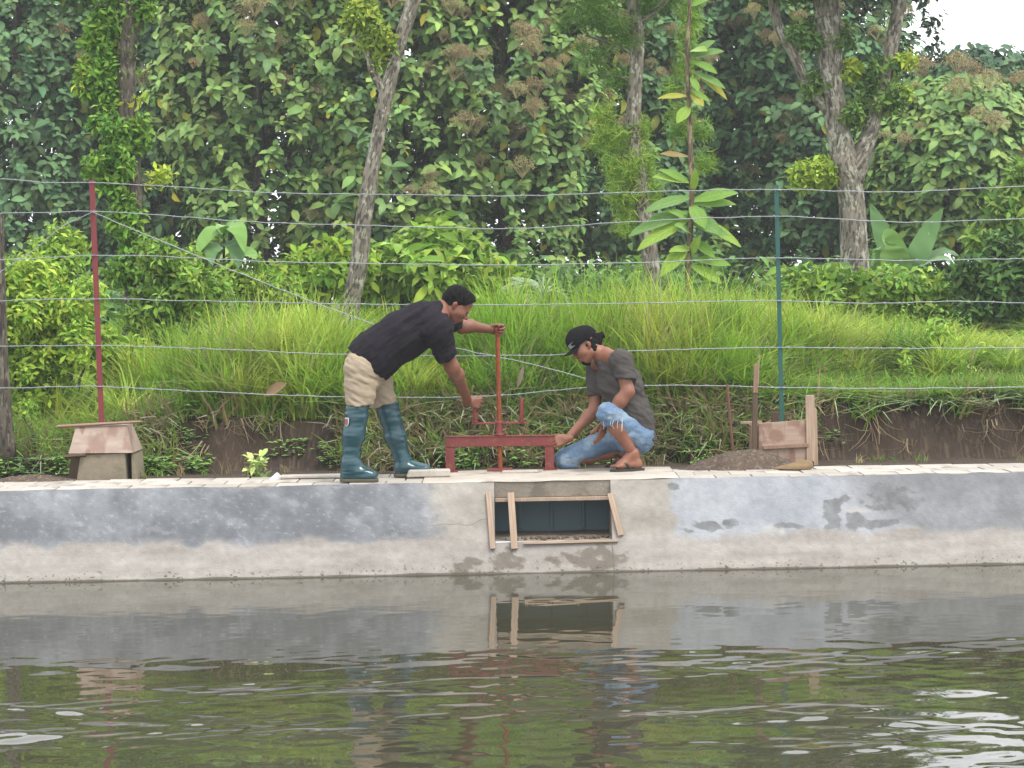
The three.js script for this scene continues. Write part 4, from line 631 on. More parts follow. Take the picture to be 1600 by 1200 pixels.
// ------------------------------------------------------------------ the nearer trees
function tree(name, label, base, limbs, lobesList, { z, n, geo = smallLeaf, size = 1, cols = MID, bark = barkMat, extra = [] }) {
  const r = rng(sd++), t = thing(name, label, 'tree', base);
  limbs.forEach(([nm, pts, radii], i) => mesh(nm, limb(pts.map(([x, y, dz = 0]) => at(x, y, z + dz)), radii.map((q) => q / ppm(z)), { radial: 12, step: 0.10, rough: 0.13, seed: i * 5 + sd }), bark, t));
  if (lobesList.length) foliage('crown', t, geo, r, ragged(r, lobesAt(lobesList, z), 4), n, size, cols);
  for (const [nm, list, k, g, s, c, o] of extra) foliage(nm, t, g, r, ragged(r, lobesAt(list, z), 5), k, s, c, o);
  return t;
}
tree('vine_covered_tree', 'dark trunk smothered in bright green vines behind the red post', at(206, 520, -5.4), [['trunk', [[204, 560], [207, 480], [213, 400], [213, 340], [207, 260], [200, 190], [196, 110], [200, 40], [206, -60], [215, -200]], [15, 14, 13, 12, 13, 15, 16, 17, 17, 14]], ['branch', [[200, 60], [230, 20], [250, -40]], [7, 6, 5]]],
  [[160, -60, 90, 60], [230, -120, 110, 60], [150, -190, 100, 60], [260, -230, 90, 50]], { z: -5.4, n: 6000, size: 1.1, cols: DEEP, bark: darkBarkMat,
    extra: [['vine', [[180, 110, 24, 60], [150, 140, 32, 26], [172, 180, 28, 30], [190, 212, 30, 30, 0.1], [186, 280, 28, 45, 0.05], [190, 350, 26, 40, 0.05], [200, 420, 34, 45, 0.1], [165, 30, 30, 40], [150, 60, 18, 22], [218, 20, 24, 30], [140, 115, 20, 14], [176, 245, 30, 24, 0.1], [160, 260, 22, 14]], 15000, smallLeaf, 0.68, [[0.06, 0.17, 0.02], [0.20, 0.36, 0.04]], { shell: 0.4 }], ['vine_tips', [[140, 112, 12, 8], [130, 130, 12, 8], [206, 160, 12, 8], [208, 205, 12, 10], [255, 277, 14, 5], [240, 284, 10, 5]], 320, smallLeaf, 0.8, [[0.30, 0.42, 0.04], [0.45, 0.5, 0.06]], {}]] });
tree('slim_leaning_tree', 'slim grey tree leaning right with a fork, behind the standing man', at(548, 495, -6.6), [['trunk', [[545, 520], [550, 470], [561, 410], [568, 345], [578, 285], [592, 205], [604, 145], [622, 75], [640, 20], [668, -70], [690, -180]], [14.5, 14, 14, 13.5, 12, 11, 12, 10.5, 11, 10, 8]], ['branch', [[604, 152], [592, 130], [582, 112], [577, 88], [556, 62], [548, 20], [546, -40]], [8, 7, 6.5, 6, 4, 4, 3]], ['branch', [[577, 95], [580, 70], [590, 50]], [3, 2.5, 2]]],
  [[560, 15, 24, 14], [580, 30, 18, 12], [548, 40, 14, 10], [592, 65, 22, 14], [575, 70, 14, 10], [605, 85, 14, 10], [596, 100, 12, 8]], { z: -6.6, n: 2600, size: 0.68, cols: [[0.14, 0.25, 0.03], [0.34, 0.42, 0.06]], extra: [['upper_crown', [[690, -230, 120, 70], [600, -180, 90, 50], [760, -300, 110, 60]], 1700, smallLeaf, 1.2, MID, {}]] });
tree('patchy_tree', 'upright tree with patches of fine dark foliage behind the crouching man', at(1020, 480, -7.4), [['trunk', [[1021, 500], [1020, 460], [1016, 400], [1008, 340], [1000, 285], [994, 235], [990, 180], [993, 120], [996, 60], [990, 0], [985, -90]], [15, 14, 13.5, 13, 12.5, 12, 12, 11, 11, 10, 8]], ['branch', [[994, 85], [960, 70], [915, 55]], [4, 3, 2]], ['branch', [[992, 130], [965, 120], [940, 118]], [3.5, 3, 2]], ['branch', [[996, 40], [1040, 0], [1080, -50]], [6, 5, 4]]],
  [[900, 20, 40, 26], [945, 35, 45, 30], [930, 85, 32, 22], [975, 60, 30, 26], [965, 118, 34, 20], [1010, 15, 45, 30], [960, -20, 70, 40], [1050, -40, 70, 40], [1000, -120, 120, 60], [900, -100, 80, 40]], { z: -7.4, n: 17000, geo: tinyLeaf, size: 1.25, cols: [[0.045, 0.12, 0.02], [0.14, 0.25, 0.035]],
    extra: [['trunk_shoots', [[948, 200, 24, 26], [968, 225, 20, 22], [985, 275, 30, 24], [972, 310, 32, 22], [1005, 300, 24, 18], [982, 345, 22, 26], [955, 260, 18, 14], [935, 225, 16, 14], [1000, 210, 14, 22], [1010, 250, 16, 18]], 10000, tinyLeaf, 1.2, [[0.12, 0.24, 0.03], [0.32, 0.44, 0.06]], {}]] });
tree('forked_tree', 'thick pale trunk forking into three limbs on the right', at(1335, 440, -11), [['trunk', [[1338, 470], [1336, 430], [1334, 370], [1330, 310], [1322, 262], [1312, 215], [1304, 165], [1298, 110], [1296, 60], [1290, 0], [1285, -110]], [26, 23, 21, 20, 22, 19, 18, 18, 19, 21, 16]], ['limb', [[1303, 190], [1288, 165], [1262, 135], [1240, 85], [1216, 40], [1205, -10], [1196, -80]], [9, 9, 8, 8, 8, 7, 5]], ['limb', [[1332, 285], [1346, 245], [1360, 205], [1374, 150], [1388, 100], [1398, 45], [1408, -10], [1425, -90]], [17, 15, 13, 12, 11, 11, 10, 8]]],
  [[1280, 130, 20, 22], [1340, 180, 30, 26], [1372, 130, 30, 26], [1395, 160, 34, 16], [1390, 105, 20, 14], [1310, 60, 24, 30], [1260, 60, 30, 28], [1240, -30, 120, 50], [1400, -70, 130, 50], [1300, -170, 150, 70]], { z: -11, n: 22000, size: 0.9, cols: [[0.05, 0.12, 0.025], [0.15, 0.26, 0.045]],
    extra: [['trunk_shoots', [[1282, 266, 18, 9], [1262, 274, 16, 7], [1246, 272, 12, 4], [1255, 288, 12, 5], [1300, 272, 16, 13], [1280, 284, 14, 6], [1330, 185, 14, 8], [1412, 97, 14, 7], [1402, 148, 14, 7], [1330, 112, 14, 8]], 5200, smallLeaf, 0.85, [[0.20, 0.34, 0.03], [0.40, 0.50, 0.06]], {}]] });
// sapling with large leaves
{
  const z = -5.0, t = thing('sapling', 'slender sapling with large bright leaves in front of the patchy tree', 'sapling', at(1076, 470, z));
  mesh('stem', limb([[1076, 490], [1075, 420], [1080, 340], [1080, 260], [1077, 180], [1074, 90], [1078, 0], [1080, -70]].map(([x, y]) => at(x, y, z)), [5, 5, 4.6, 4.4, 4, 3.6, 3, 2.5].map((q) => q / ppm(z)), { radial: 8, rough: 0.1 }), std({ map: barkTex, color: rgb(0.75, 0.62, 0.45) }), t);
  const mats = [[0.20, 0.38, 0.04], [0.30, 0.46, 0.05], [0.17, 0.33, 0.07], [0.44, 0.42, 0.05], [0.34, 0.24, 0.08]].map((c) => phy({ color: rgb(...c), roughness: 0.9, transmission: 0.4, thickness: 0, side: THREE.DoubleSide }));
  const r = rng(88);
  for (const [bx, by, tx, ty, w, m, dz] of [[1079, 285, 1028, 276, 15, 1, 0.1], [1079, 287, 1036, 268, 12, 0, 0.1], [1080, 308, 1018, 330, 17, 2, 0.25], [1079, 330, 995, 366, 19, 2, 0.2], [1079, 340, 1008, 388, 20, 1, 0.25], [1078, 380, 1040, 428, 19, 1, 0.2], [1080, 320, 1098, 352, 20, 0, 0.25], [1082, 315, 1146, 302, 19, 0, 0.1], [1082, 320, 1145, 320, 15, 0, 0.0], [1082, 338, 1118, 365, 22, 2, 0.25], [1082, 340, 1150, 384, 17, 1, 0.1], [1081, 350, 1132, 370, 14, 2, 0.2], [1080, 365, 1062, 352, 14, 0, 0.2], [1080, 375, 1112, 398, 15, 0, 0.15], [1080, 405, 1136, 416, 15, 0, 0.1], [1079, 415, 1122, 440, 16, 1, 0.1], [1079, 400, 1090, 375, 12, 1, 0.15], [1082, 300, 1088, 272, 11, 1, 0.2], [1078, 150, 1034, 154, 9, 3, 0.1], [1079, 146, 1096, 164, 12, 3, 0.15], [1078, 165, 1062, 190, 15, 1, 0.15], [1078, 90, 1112, 65, 13, 2, 0.1], [1078, 88, 1128, 82, 12, 2, 0.0], [1079, 80, 1100, 78, 15, 1, 0.2], [1079, 95, 1116, 112, 12, 0, 0.1], [1080, 110, 1133, 150, 11, 3, 0.05], [1080, 112, 1128, 136, 11, 2, 0.1], [1079, 120, 1090, 140, 10, 0, 0.15], [1077, 140, 1105, 158, 10, 0, 0.1], [1077, 245, 1036, 243, 9, 4, 0.1], [1077, 10, 1115, -5, 12, 0, 0.1], [1079, 345, 1050, 330, 12, 0, 0.2], [1079, 390, 1052, 392, 13, 1, 0.2]]) {
    const b = at(bx, by, z), e = at(tx, ty, z + dz * 0.8), L = b.distanceTo(e) * 1.08, g = leafGeo(L, w * 1.25 / ppm(z), { segs: 6, fold: 0.22, droop: 0.12 + r() * 0.14, tip: 0.9, wave: 0.012, seed: bx }); const q = new THREE.Mesh(g, mats[m]); mats[m].map = veinTex; q.name = 'leaf'; q.castShadow = q.receiveShadow = true;
    const dir = e.clone().sub(b); dir.y += L * 0.12; q.applyMatrix4(place(b.clone().sub(t.position), dir, V((r() - 0.5) * 0.5, 1, 1.3), 1)); t.add(q);
  }
  foliage('vine', t, tinyLeaf, rng(89), lobesAt([[1078, 20, 22, 34], [1074, 60, 18, 28], [1070, 110, 16, 26], [1064, 180, 18, 24], [1100, 255, 24, 16], [1060, 205, 20, 16], [1094, 205, 20, 16], [1085, -30, 30, 30], [1050, 140, 14, 14]], z - 0.3), 5200, 1.15, [[0.10, 0.22, 0.03], [0.26, 0.38, 0.05]]);
}
// broad-leaved seedling left, banana, palm
function bigLeaf(parent, pts, wid, mat, up, { torn = 0, seed = 1, fold = 0.16 } = {}) {   // leaf blade along a curve of world points with midrib
  const c = new THREE.CatmullRomCurve3(pts), n = 14, pos = [], uv = [], idx = [], r = rng(seed);
  for (let i = 0; i <= n; i++) {
    const t = i / n, p = c.getPoint(t), tan = c.getTangent(t), side = tan.clone().cross(up).normalize(), nrm = side.clone().cross(tan).normalize(), w = wid / 2 * Math.pow(Math.sin(Math.PI * Math.pow(clamp(t * 0.96 + 0.03, 0, 1), 0.8)), 0.8), wl = w * (1 - torn * r()), wr = w * (1 - torn * r());
    for (const [k, ww] of [[-1, wl], [-0.5, wl], [0, 0], [0.5, wr], [1, wr]]) { const q = p.clone().addScaledVector(side, k * ww).addScaledVector(nrm, fold * Math.abs(k) * ww - 0.06 * k * k * ww + 0.02 * wid * Math.sin(i * 1.9 + k * 3)); pos.push(q.x, q.y, q.z); uv.push(k, t); }
    if (i < n) for (let k = 0; k < 4; k++) { const a = i * 5 + k; idx.push(a, a + 1, a + 5, a + 1, a + 6, a + 5); }
  }
  const g = new THREE.BufferGeometry(); g.setAttribute('position', new THREE.Float32BufferAttribute(pos, 3)); g.setAttribute('uv', new THREE.Float32BufferAttribute(uv, 2)); g.setIndex(idx); g.computeVertexNormals();
  const m = mesh('leaf', g, mat, parent); mesh('midrib', limb(pts.map((p) => p.clone().addScaledVector(up, -0.012)), [wid * 0.035, wid * 0.022, 0.004], { radial: 6, step: 0.15 }), std({ color: rgb(0.26, 0.34, 0.10) }), m); return m;
}
const bananaMats = [[0.095, 0.21, 0.055], [0.16, 0.31, 0.06], [0.07, 0.16, 0.045]].map((c) => phy({ color: rgb(...c), roughness: 0.85, transmission: 0.3, thickness: 0, side: THREE.DoubleSide }));
{
  const z = -12.5, b = thing('banana_plant', 'banana plant with broad upright leaves beside the forked trunk', 'banana plant', at(1412, 450, z)), A = (x, y, d = 0) => at(x, y, z + d), F = V(0, 0.1, 1);
  mesh('false_stem', limb([A(1412, 480), A(1412, 440), A(1410, 415)], [0.12, 0.10, 0.06], { rough: 0.03 }), std({ color: rgb(0.20, 0.28, 0.10) }), b);
  bigLeaf(b, [A(1405, 440), A(1388, 395), A(1372, 350), A(1360, 318)], 0.30, bananaMats[0], V(0.5, 0.1, 1), { seed: 2 }); bigLeaf(b, [A(1408, 445, 0.1), A(1396, 410, 0.2), A(1384, 375, 0.3), A(1378, 372, 0.4)], 0.42, bananaMats[1], F, { seed: 3 });
  bigLeaf(b, [A(1418, 440), A(1434, 400, 0.1), A(1452, 362), A(1473, 325)], 0.30, bananaMats[0], V(-0.6, 0, 1), { seed: 4 }); bigLeaf(b, [A(1412, 440, 0.1), A(1402, 420, 0.2), A(1392, 395, 0.3), A(1386, 378, 0.3)], 0.40, bananaMats[1], F, { seed: 5 });
  bigLeaf(b, [A(1418, 438), A(1450, 405), A(1480, 392), A(1506, 408)], 0.24, bananaMats[2], V(0, 1, 0.5), { torn: 0.4, seed: 6 }); bigLeaf(b, [A(1420, 436), A(1450, 410, 0.2), A(1478, 404, 0.3), A(1496, 424, 0.3)], 0.2, bananaMats[0], V(0, 1, 0.4), { torn: 0.4, seed: 7 }); bigLeaf(b, [A(1400, 440), A(1330, 418), A(1290, 418), A(1262, 428)], 0.22, bananaMats[0], V(0, 1, 0.5), { seed: 8 });
}
{
  const z = -5.6, b = thing('broad_leaf_seedling', 'broad leaved plant with drooping pale leaves in the left thicket', 'plant', at(352, 470, z)), A = (x, y, d = 0) => at(x, y, z + d);
  mesh('stem', limb([A(352, 500), A(350, 430), A(350, 365)], [0.02, 0.016, 0.01], { radial: 7 }), darkBarkMat, b);
  for (const [p, w, m] of [[[350, 372, 335, 360, 318, 376, 308, 398], 0.16, 1], [[350, 370, 362, 352, 374, 362, 382, 395], 0.18, 1], [[350, 390, 340, 385, 330, 395, 332, 415], 0.16, 0], [[350, 380, 366, 384, 372, 400, 372, 420], 0.16, 2], [[352, 400, 380, 392, 394, 398, 400, 405], 0.13, 1], [[350, 415, 345, 420, 342, 435, 345, 450], 0.15, 2], [[352, 365, 350, 355, 345, 352, 338, 358], 0.12, 1]]) bigLeaf(b, [0, 2, 4, 6].map((k, i) => A(p[k], p[k + 1], 0.08 * i)), w, bananaMats[m], V(0, 0.8, 0.7), { seed: p[0] + p[1] });
}
{
  const z = -4.0, b = thing('palm_clump', 'grey green arching palm fronds between the two men', 'palm', at(850, 490, z)), r = rng(61), mat = phy({ color: rgb(0.17, 0.24, 0.13), roughness: 0.7, transmission: 0.15, thickness: 0, side: THREE.DoubleSide });
  [[856, 510, 838, 455, 808, 440, 778, 462], [856, 510, 845, 450, 822, 448, 796, 478], [858, 510, 862, 470, 882, 478, 892, 500], [857, 510, 850, 462, 862, 455, 876, 470], [856, 510, 830, 475, 812, 470, 800, 490], [858, 512, 872, 478, 888, 484, 898, 515]].forEach((q, k) => {
    const c = new THREE.CatmullRomCurve3([0, 2, 4, 6].map((i) => at(q[i], q[i + 1], z + 0.1 * k - 0.2))), parts = [];
    const rib = mesh('frond', limb(c.getPoints(5), [0.012, 0.008, 0.003], { radial: 6, step: 0.1 }), mat, b);
    for (let i = 3; i < 42; i++) { const t = i / 42, p = c.getPoint(t), tan = c.getTangent(t), L = 0.26 * Math.sin(Math.PI * (0.15 + t * 0.75)); for (const s of [-1, 1]) { const g = leafGeo(L, 0.018, { segs: 3, fold: 0.2, droop: 0.5 }); const side = tan.clone().cross(V(0, 1, 0.2)).normalize().multiplyScalar(s); g.applyMatrix4(place(p, side.addScaledVector(tan, 0.9).add(V(0, 0.12 - r() * 0.3, s * 0.25)), V(0, 1, 0.3), 1)); parts.push(g); } }
    const lf = mesh('leaflets', merge(parts), mat, rib); lf.userData.kind = 'stuff';
  });
}

// ------------------------------------------------------------------ people
// distance field: tapered capsules joined smoothly, meshed by surface nets
const bone = (a, b, ra, rb, o = {}) => ({ a, b, ra, rb, ba: b.clone().sub(a), k: o.k ?? 0.03, n: o.n, f: o.f ?? 1 });
function boneDist(s, x, y, z) {
  const px = x - s.a.x, py = y - s.a.y, pz = z - s.a.z, b = s.ba, bb = b.x * b.x + b.y * b.y + b.z * b.z;
  const t = bb > 1e-9 ? clamp((px * b.x + py * b.y + pz * b.z) / bb, 0, 1) : 0; let vx = px - b.x * t, vy = py - b.y * t, vz = pz - b.z * t;
  if (s.n) { const c = (vx * s.n.x + vy * s.n.y + vz * s.n.z) * (1 - 1 / s.f); vx -= s.n.x * c; vy -= s.n.y * c; vz -= s.n.z * c; }
  return Math.sqrt(vx * vx + vy * vy + vz * vz) - (s.ra + (s.rb - s.ra) * t);
}
const smin = (a, b, k) => { const h = Math.max(k - Math.abs(a - b), 0) / k; return Math.min(a, b) - h * h * k * 0.25; };
const field = (bones) => (x, y, z) => { let d = 9; for (const s of bones) d = smin(d, boneDist(s, x, y, z), s.k); return d; };
const half = (p, n) => { const m = n.clone().normalize(), c = m.dot(p); return (x, y, z) => m.x * x + m.y * y + m.z * z - c; };   // > 0 is cut away
function boundsOf(bones, pad = 0.05) { const b = new THREE.Box3(); for (const s of bones) for (const [p, r] of [[s.a, s.ra], [s.b, s.rb]]) { const q = r * Math.max(1, s.f) + pad; b.expandByPoint(p.clone().addScalar(q)); b.expandByPoint(p.clone().addScalar(-q)); } return b; }
function skinned(f, box, h) {
  const B = 4, n = ['x', 'y', 'z'].map((k) => Math.ceil((box.max[k] - box.min[k]) / h / B) * B + 1), [nx, ny, nz] = n, o = box.min, g = new Float32Array(nx * ny * nz).fill(1), id = (i, j, k) => i + nx * (j + ny * k);
  for (let K = 0; K < nz; K += B) for (let J = 0; J < ny; J += B) for (let I = 0; I < nx; I += B) {
    const c = f(o.x + (I + B / 2) * h, o.y + (J + B / 2) * h, o.z + (K + B / 2) * h), far = Math.abs(c) > h * B * 1.15 + 0.012;
    for (let k = K; k < Math.min(nz, K + B); k++) for (let j = J; j < Math.min(ny, J + B); j++) for (let i = I; i < Math.min(nx, I + B); i++) g[id(i, j, k)] = far ? c : f(o.x + i * h, o.y + j * h, o.z + k * h);
  }
  const vid = new Int32Array(nx * ny * nz).fill(-1), pos = [], idx = [];
  for (let k = 0; k < nz - 1; k++) for (let j = 0; j < ny - 1; j++) for (let i = 0; i < nx - 1; i++) {
    let inside = 0; const v = []; for (let q = 0; q < 8; q++) { const w = g[id(i + (q & 1), j + ((q >> 1) & 1), k + (q >> 2))]; v.push(w); if (w < 0) inside++; } if (inside === 0 || inside === 8) continue;
    let x = 0, y = 0, z = 0, c = 0; for (let q = 0; q < 8; q++) for (const b of [1, 2, 4]) if (!(q & b)) { const a = v[q], d = v[q | b]; if ((a < 0) !== (d < 0)) { const t = a / (a - d); x += (q & 1) + (b === 1 ? t : 0); y += ((q >> 1) & 1) + (b === 2 ? t : 0); z += (q >> 2) + (b === 4 ? t : 0); c++; } }
    vid[id(i, j, k)] = pos.length / 3; pos.push(o.x + (i + x / c) * h, o.y + (j + y / c) * h, o.z + (k + z / c) * h);
  }
  const quad = (a, b, c, d, flip) => { if (a < 0 || b < 0 || c < 0 || d < 0) return; flip ? idx.push(a, c, b, a, d, c) : idx.push(a, b, c, a, c, d); };
  for (let k = 1; k < nz - 1; k++) for (let j = 1; j < ny - 1; j++) for (let i = 1; i < nx - 1; i++) {
    const a = g[id(i, j, k)] < 0;
    if (a !== g[id(i + 1, j, k)] < 0) quad(vid[id(i, j - 1, k - 1)], vid[id(i, j, k - 1)], vid[id(i, j, k)], vid[id(i, j - 1, k)], !a);
    if (a !== g[id(i, j + 1, k)] < 0) quad(vid[id(i - 1, j, k - 1)], vid[id(i - 1, j, k)], vid[id(i, j, k)], vid[id(i, j, k - 1)], !a);
    if (a !== g[id(i, j, k + 1)] < 0) quad(vid[id(i - 1, j - 1, k)], vid[id(i, j - 1, k)], vid[id(i, j, k)], vid[id(i - 1, j, k)], !a);
  }
  const G = new THREE.BufferGeometry(), uv = []; for (let i = 0; i < pos.length; i += 3) uv.push(pos[i] + pos[i + 2] * 0.7, pos[i + 1]);
  G.setAttribute('position', new THREE.Float32BufferAttribute(pos, 3)); G.setAttribute('uv', new THREE.Float32BufferAttribute(uv, 2)); G.setIndex(idx); G.computeVertexNormals(); return G;
}
const joinSkin = (list) => mergeGeometries(list);
/** hand: wrist w, f along the palm to the fingers, n out of the palm, s towards the thumb side; curl per finger joint */
function handBones(w, f, n, s, curl, { thumbIn = 0.5, spread = 0.02, scale = 1, out: tw = 0.75 } = {}) {
  f = f.clone().normalize(); n = n.clone().addScaledVector(f, -n.dot(f)).normalize(); s = s.clone().addScaledVector(f, -s.dot(f)).addScaledVector(n, -s.dot(n)).normalize();
  const at3 = (a, b, c) => w.clone().addScaledVector(f, a * scale).addScaledVector(n, b * scale).addScaledVector(s, c * scale), list = [], K = { k: 0.012 };
  list.push(bone(at3(-0.02, 0, 0), at3(0.02, 0, 0), 0.028 * scale, 0.026 * scale, K));
  for (const c of [-0.03, -0.010, 0.010, 0.028]) list.push(bone(at3(0.015, 0, c * 0.65), at3(0.082 - Math.abs(c - 0.008) * 0.25, -0.002, c), 0.016 * scale, 0.0125 * scale, K));
  [[-0.032, [0.030, 0.020, 0.018], 0.0078], [-0.011, [0.040, 0.026, 0.020], 0.0088], [0.010, [0.044, 0.028, 0.021], 0.0092], [0.030, [0.039, 0.025, 0.020], 0.0090]].forEach(([c, ls, r], q) => {
    let p = at3(0.084 - Math.abs(c - 0.008) * 0.25, -0.002, c), a = 0; const cu = curl[q] ?? curl[0];
    ls.forEach((L, j) => { a += cu[j]; const d = f.clone().multiplyScalar(Math.cos(a)).addScaledVector(n, Math.sin(a)).addScaledVector(s, c * spread * 20 * (1 - j * 0.3)); const e = p.clone().addScaledVector(d.normalize(), L * scale); list.push(bone(p, e, r * scale * (1 - j * 0.07), r * scale * (0.93 - j * 0.08), { k: 0.006 })); p = e; });
  });
  let p = at3(0.022, 0.006, 0.028); [[0.042, 0.75, 0.25, 0.012], [0.032, 0.85, 0.5, 0.0105], [0.026, 0.9, 0.8, 0.0095]].forEach(([L, ff, nn, r]) => { const d = f.clone().multiplyScalar(ff).addScaledVector(n, nn * thumbIn * 1.6).addScaledVector(s, tw * (1 - nn * thumbIn)).normalize(), e = p.clone().addScaledVector(d, L * scale); list.push(bone(p, e, r * scale, r * scale * 0.92, { k: 0.009 })); p = e; });
  return list;
}
/** head about centre c, facing F, crown U; returns field */
function headField(c, F, U, neck, { beard = 0 } = {}) {
  F = F.clone().normalize(); U = U.clone().addScaledVector(F, -U.dot(F)).normalize(); const S = F.clone().cross(U), p = (a, b, d) => c.clone().addScaledVector(F, a).addScaledVector(U, b).addScaledVector(S, d), B = [];
  const add = (a, b, ra, rb, o) => B.push(bone(a, b, ra, rb, o));
  add(p(-0.022, 0.035, 0), p(0.022, 0.04, 0), 0.078, 0.074, { k: 0.02 });            // skull
  add(p(0.035, -0.03, -0.02), p(0.035, -0.03, 0.02), 0.055, 0.055, { k: 0.03 });        // mid face
  add(p(0.045, -0.085, -0.012), p(0.045, -0.085, 0.012), 0.031, 0.031, { k: 0.03 });    // chin
  add(p(-0.01, -0.06, -0.046), p(0.04, -0.085, -0.022), 0.024, 0.024, { k: 0.03 }); add(p(-0.01, -0.06, 0.046), p(0.04, -0.085, 0.022), 0.024, 0.024, { k: 0.03 });
  add(p(0.082, 0.012, -0.032), p(0.082, 0.012, 0.032), 0.013, 0.013, { k: 0.02 });       // brow
  add(p(0.086, -0.004, 0), p(0.109, -0.034, 0), 0.008, 0.0125, { k: 0.012 }); add(p(0.098, -0.040, -0.011), p(0.098, -0.040, 0.011), 0.0085, 0.0085, { k: 0.01 });
  add(p(0.086, -0.060, -0.016), p(0.086, -0.060, 0.016), 0.009, 0.009, { k: 0.008 }); add(p(0.083, -0.072, -0.014), p(0.083, -0.072, 0.014), 0.010, 0.010, { k: 0.008 });
  add(p(0.065, -0.022, -0.042), p(0.05, -0.03, -0.052), 0.018, 0.016, { k: 0.02 }); add(p(0.065, -0.022, 0.042), p(0.05, -0.03, 0.052), 0.018, 0.016, { k: 0.02 });
  for (const s of [-1, 1]) { add(p(-0.012, 0.012, s * 0.078), p(-0.006, -0.026, s * 0.074), 0.012, 0.008, { k: 0.008 }); add(p(-0.02, 0.004, s * 0.082), p(-0.016, -0.012, s * 0.08), 0.010, 0.009, { k: 0.006 }); }
  add(p(-0.03, -0.04, 0), neck, 0.056, 0.060, { k: 0.03 });
  const eyes = [-1, 1].map((s) => p(0.079, -0.006, s * 0.031)), f0 = field(B), f = (x, y, z) => { let d = f0(x, y, z); for (const e of eyes) d = Math.max(d, -(Math.hypot(x - e.x - F.x * 0.014, y - e.y - F.y * 0.014, z - e.z - F.z * 0.014) - 0.0155)); return d; };
  return { f, B, p, eyes, S, F, U };
}
const skinTex = tex(256, 256, (u, v) => { const a = tileNoise(u, v, 5, 5, 4, 61), b = tileNoise(u, v, 40, 40, 3, 62); return mix3([0.80, 0.76, 0.74], [1, 0.98, 0.96], a * 0.7 + b * 0.3).map((q, i) => q * (i === 0 ? 1 : 0.94 + 0.08 * b)); }, { repeat: [3, 3] });
const skinMat = (c) => phy({ color: rgb(...c), map: skinTex, bumpMap: grain, bumpScale: 0.0008, roughness: 0.55, sheen: 0.15, sheenColor: rgb(0.4, 0.25, 0.2), sheenRoughness: 0.5 });
const knit = tex(128, 128, (u, v) => 0.5 + 0.25 * Math.sin(u * 128 * 1.6) * Math.sin(v * 128 * 1.6) + 0.2 * (tileNoise(u, v, 16, 16, 3, 4) - 0.5), { srgb: false, repeat: [14, 14] });
const clothMat = (c, o = {}) => phy({ color: rgb(...c), roughness: 1, specularIntensity: 0.25, bumpMap: knit, bumpScale: 0.001, ...o });
const fold = (amp, sx, sy, sz, seed, ridge = 0) => (x, y, z) => { const n = fbm3(x * sx + seed, y * sy, z * sz, 3) - 0.5; return amp * (ridge ? 0.5 - Math.abs(n) * 4 : n * 2); };
function garment(name, bones, cuts, mat, parent, { h = 0.008, folds, pad = 0.05 } = {}) {
  const f0 = field(bones), f = (x, y, z) => { let d = f0(x, y, z); if (folds && Math.abs(d) < 0.06) d += folds(x, y, z); for (const c of cuts) d = Math.max(d, c(x, y, z)); return d; };
  return mesh(name, skinned(f, boundsOf(bones, pad), h), mat, parent);
}
const eyeMat = std({ color: rgb(0.02, 0.014, 0.01), roughness: 0.2 }), hairMat = phy({ color: rgb(0.006, 0.0055, 0.006), roughness: 0.8, specularIntensity: 0.15 });
function addEyes(hd, parent) { for (const e of hd.eyes) { const g = new THREE.SphereGeometry(0.0115, 12, 8); g.translate(e.x, e.y, e.z); mesh('eye', g, eyeMat, parent); } }
const UPV = V(0, 1, 0);

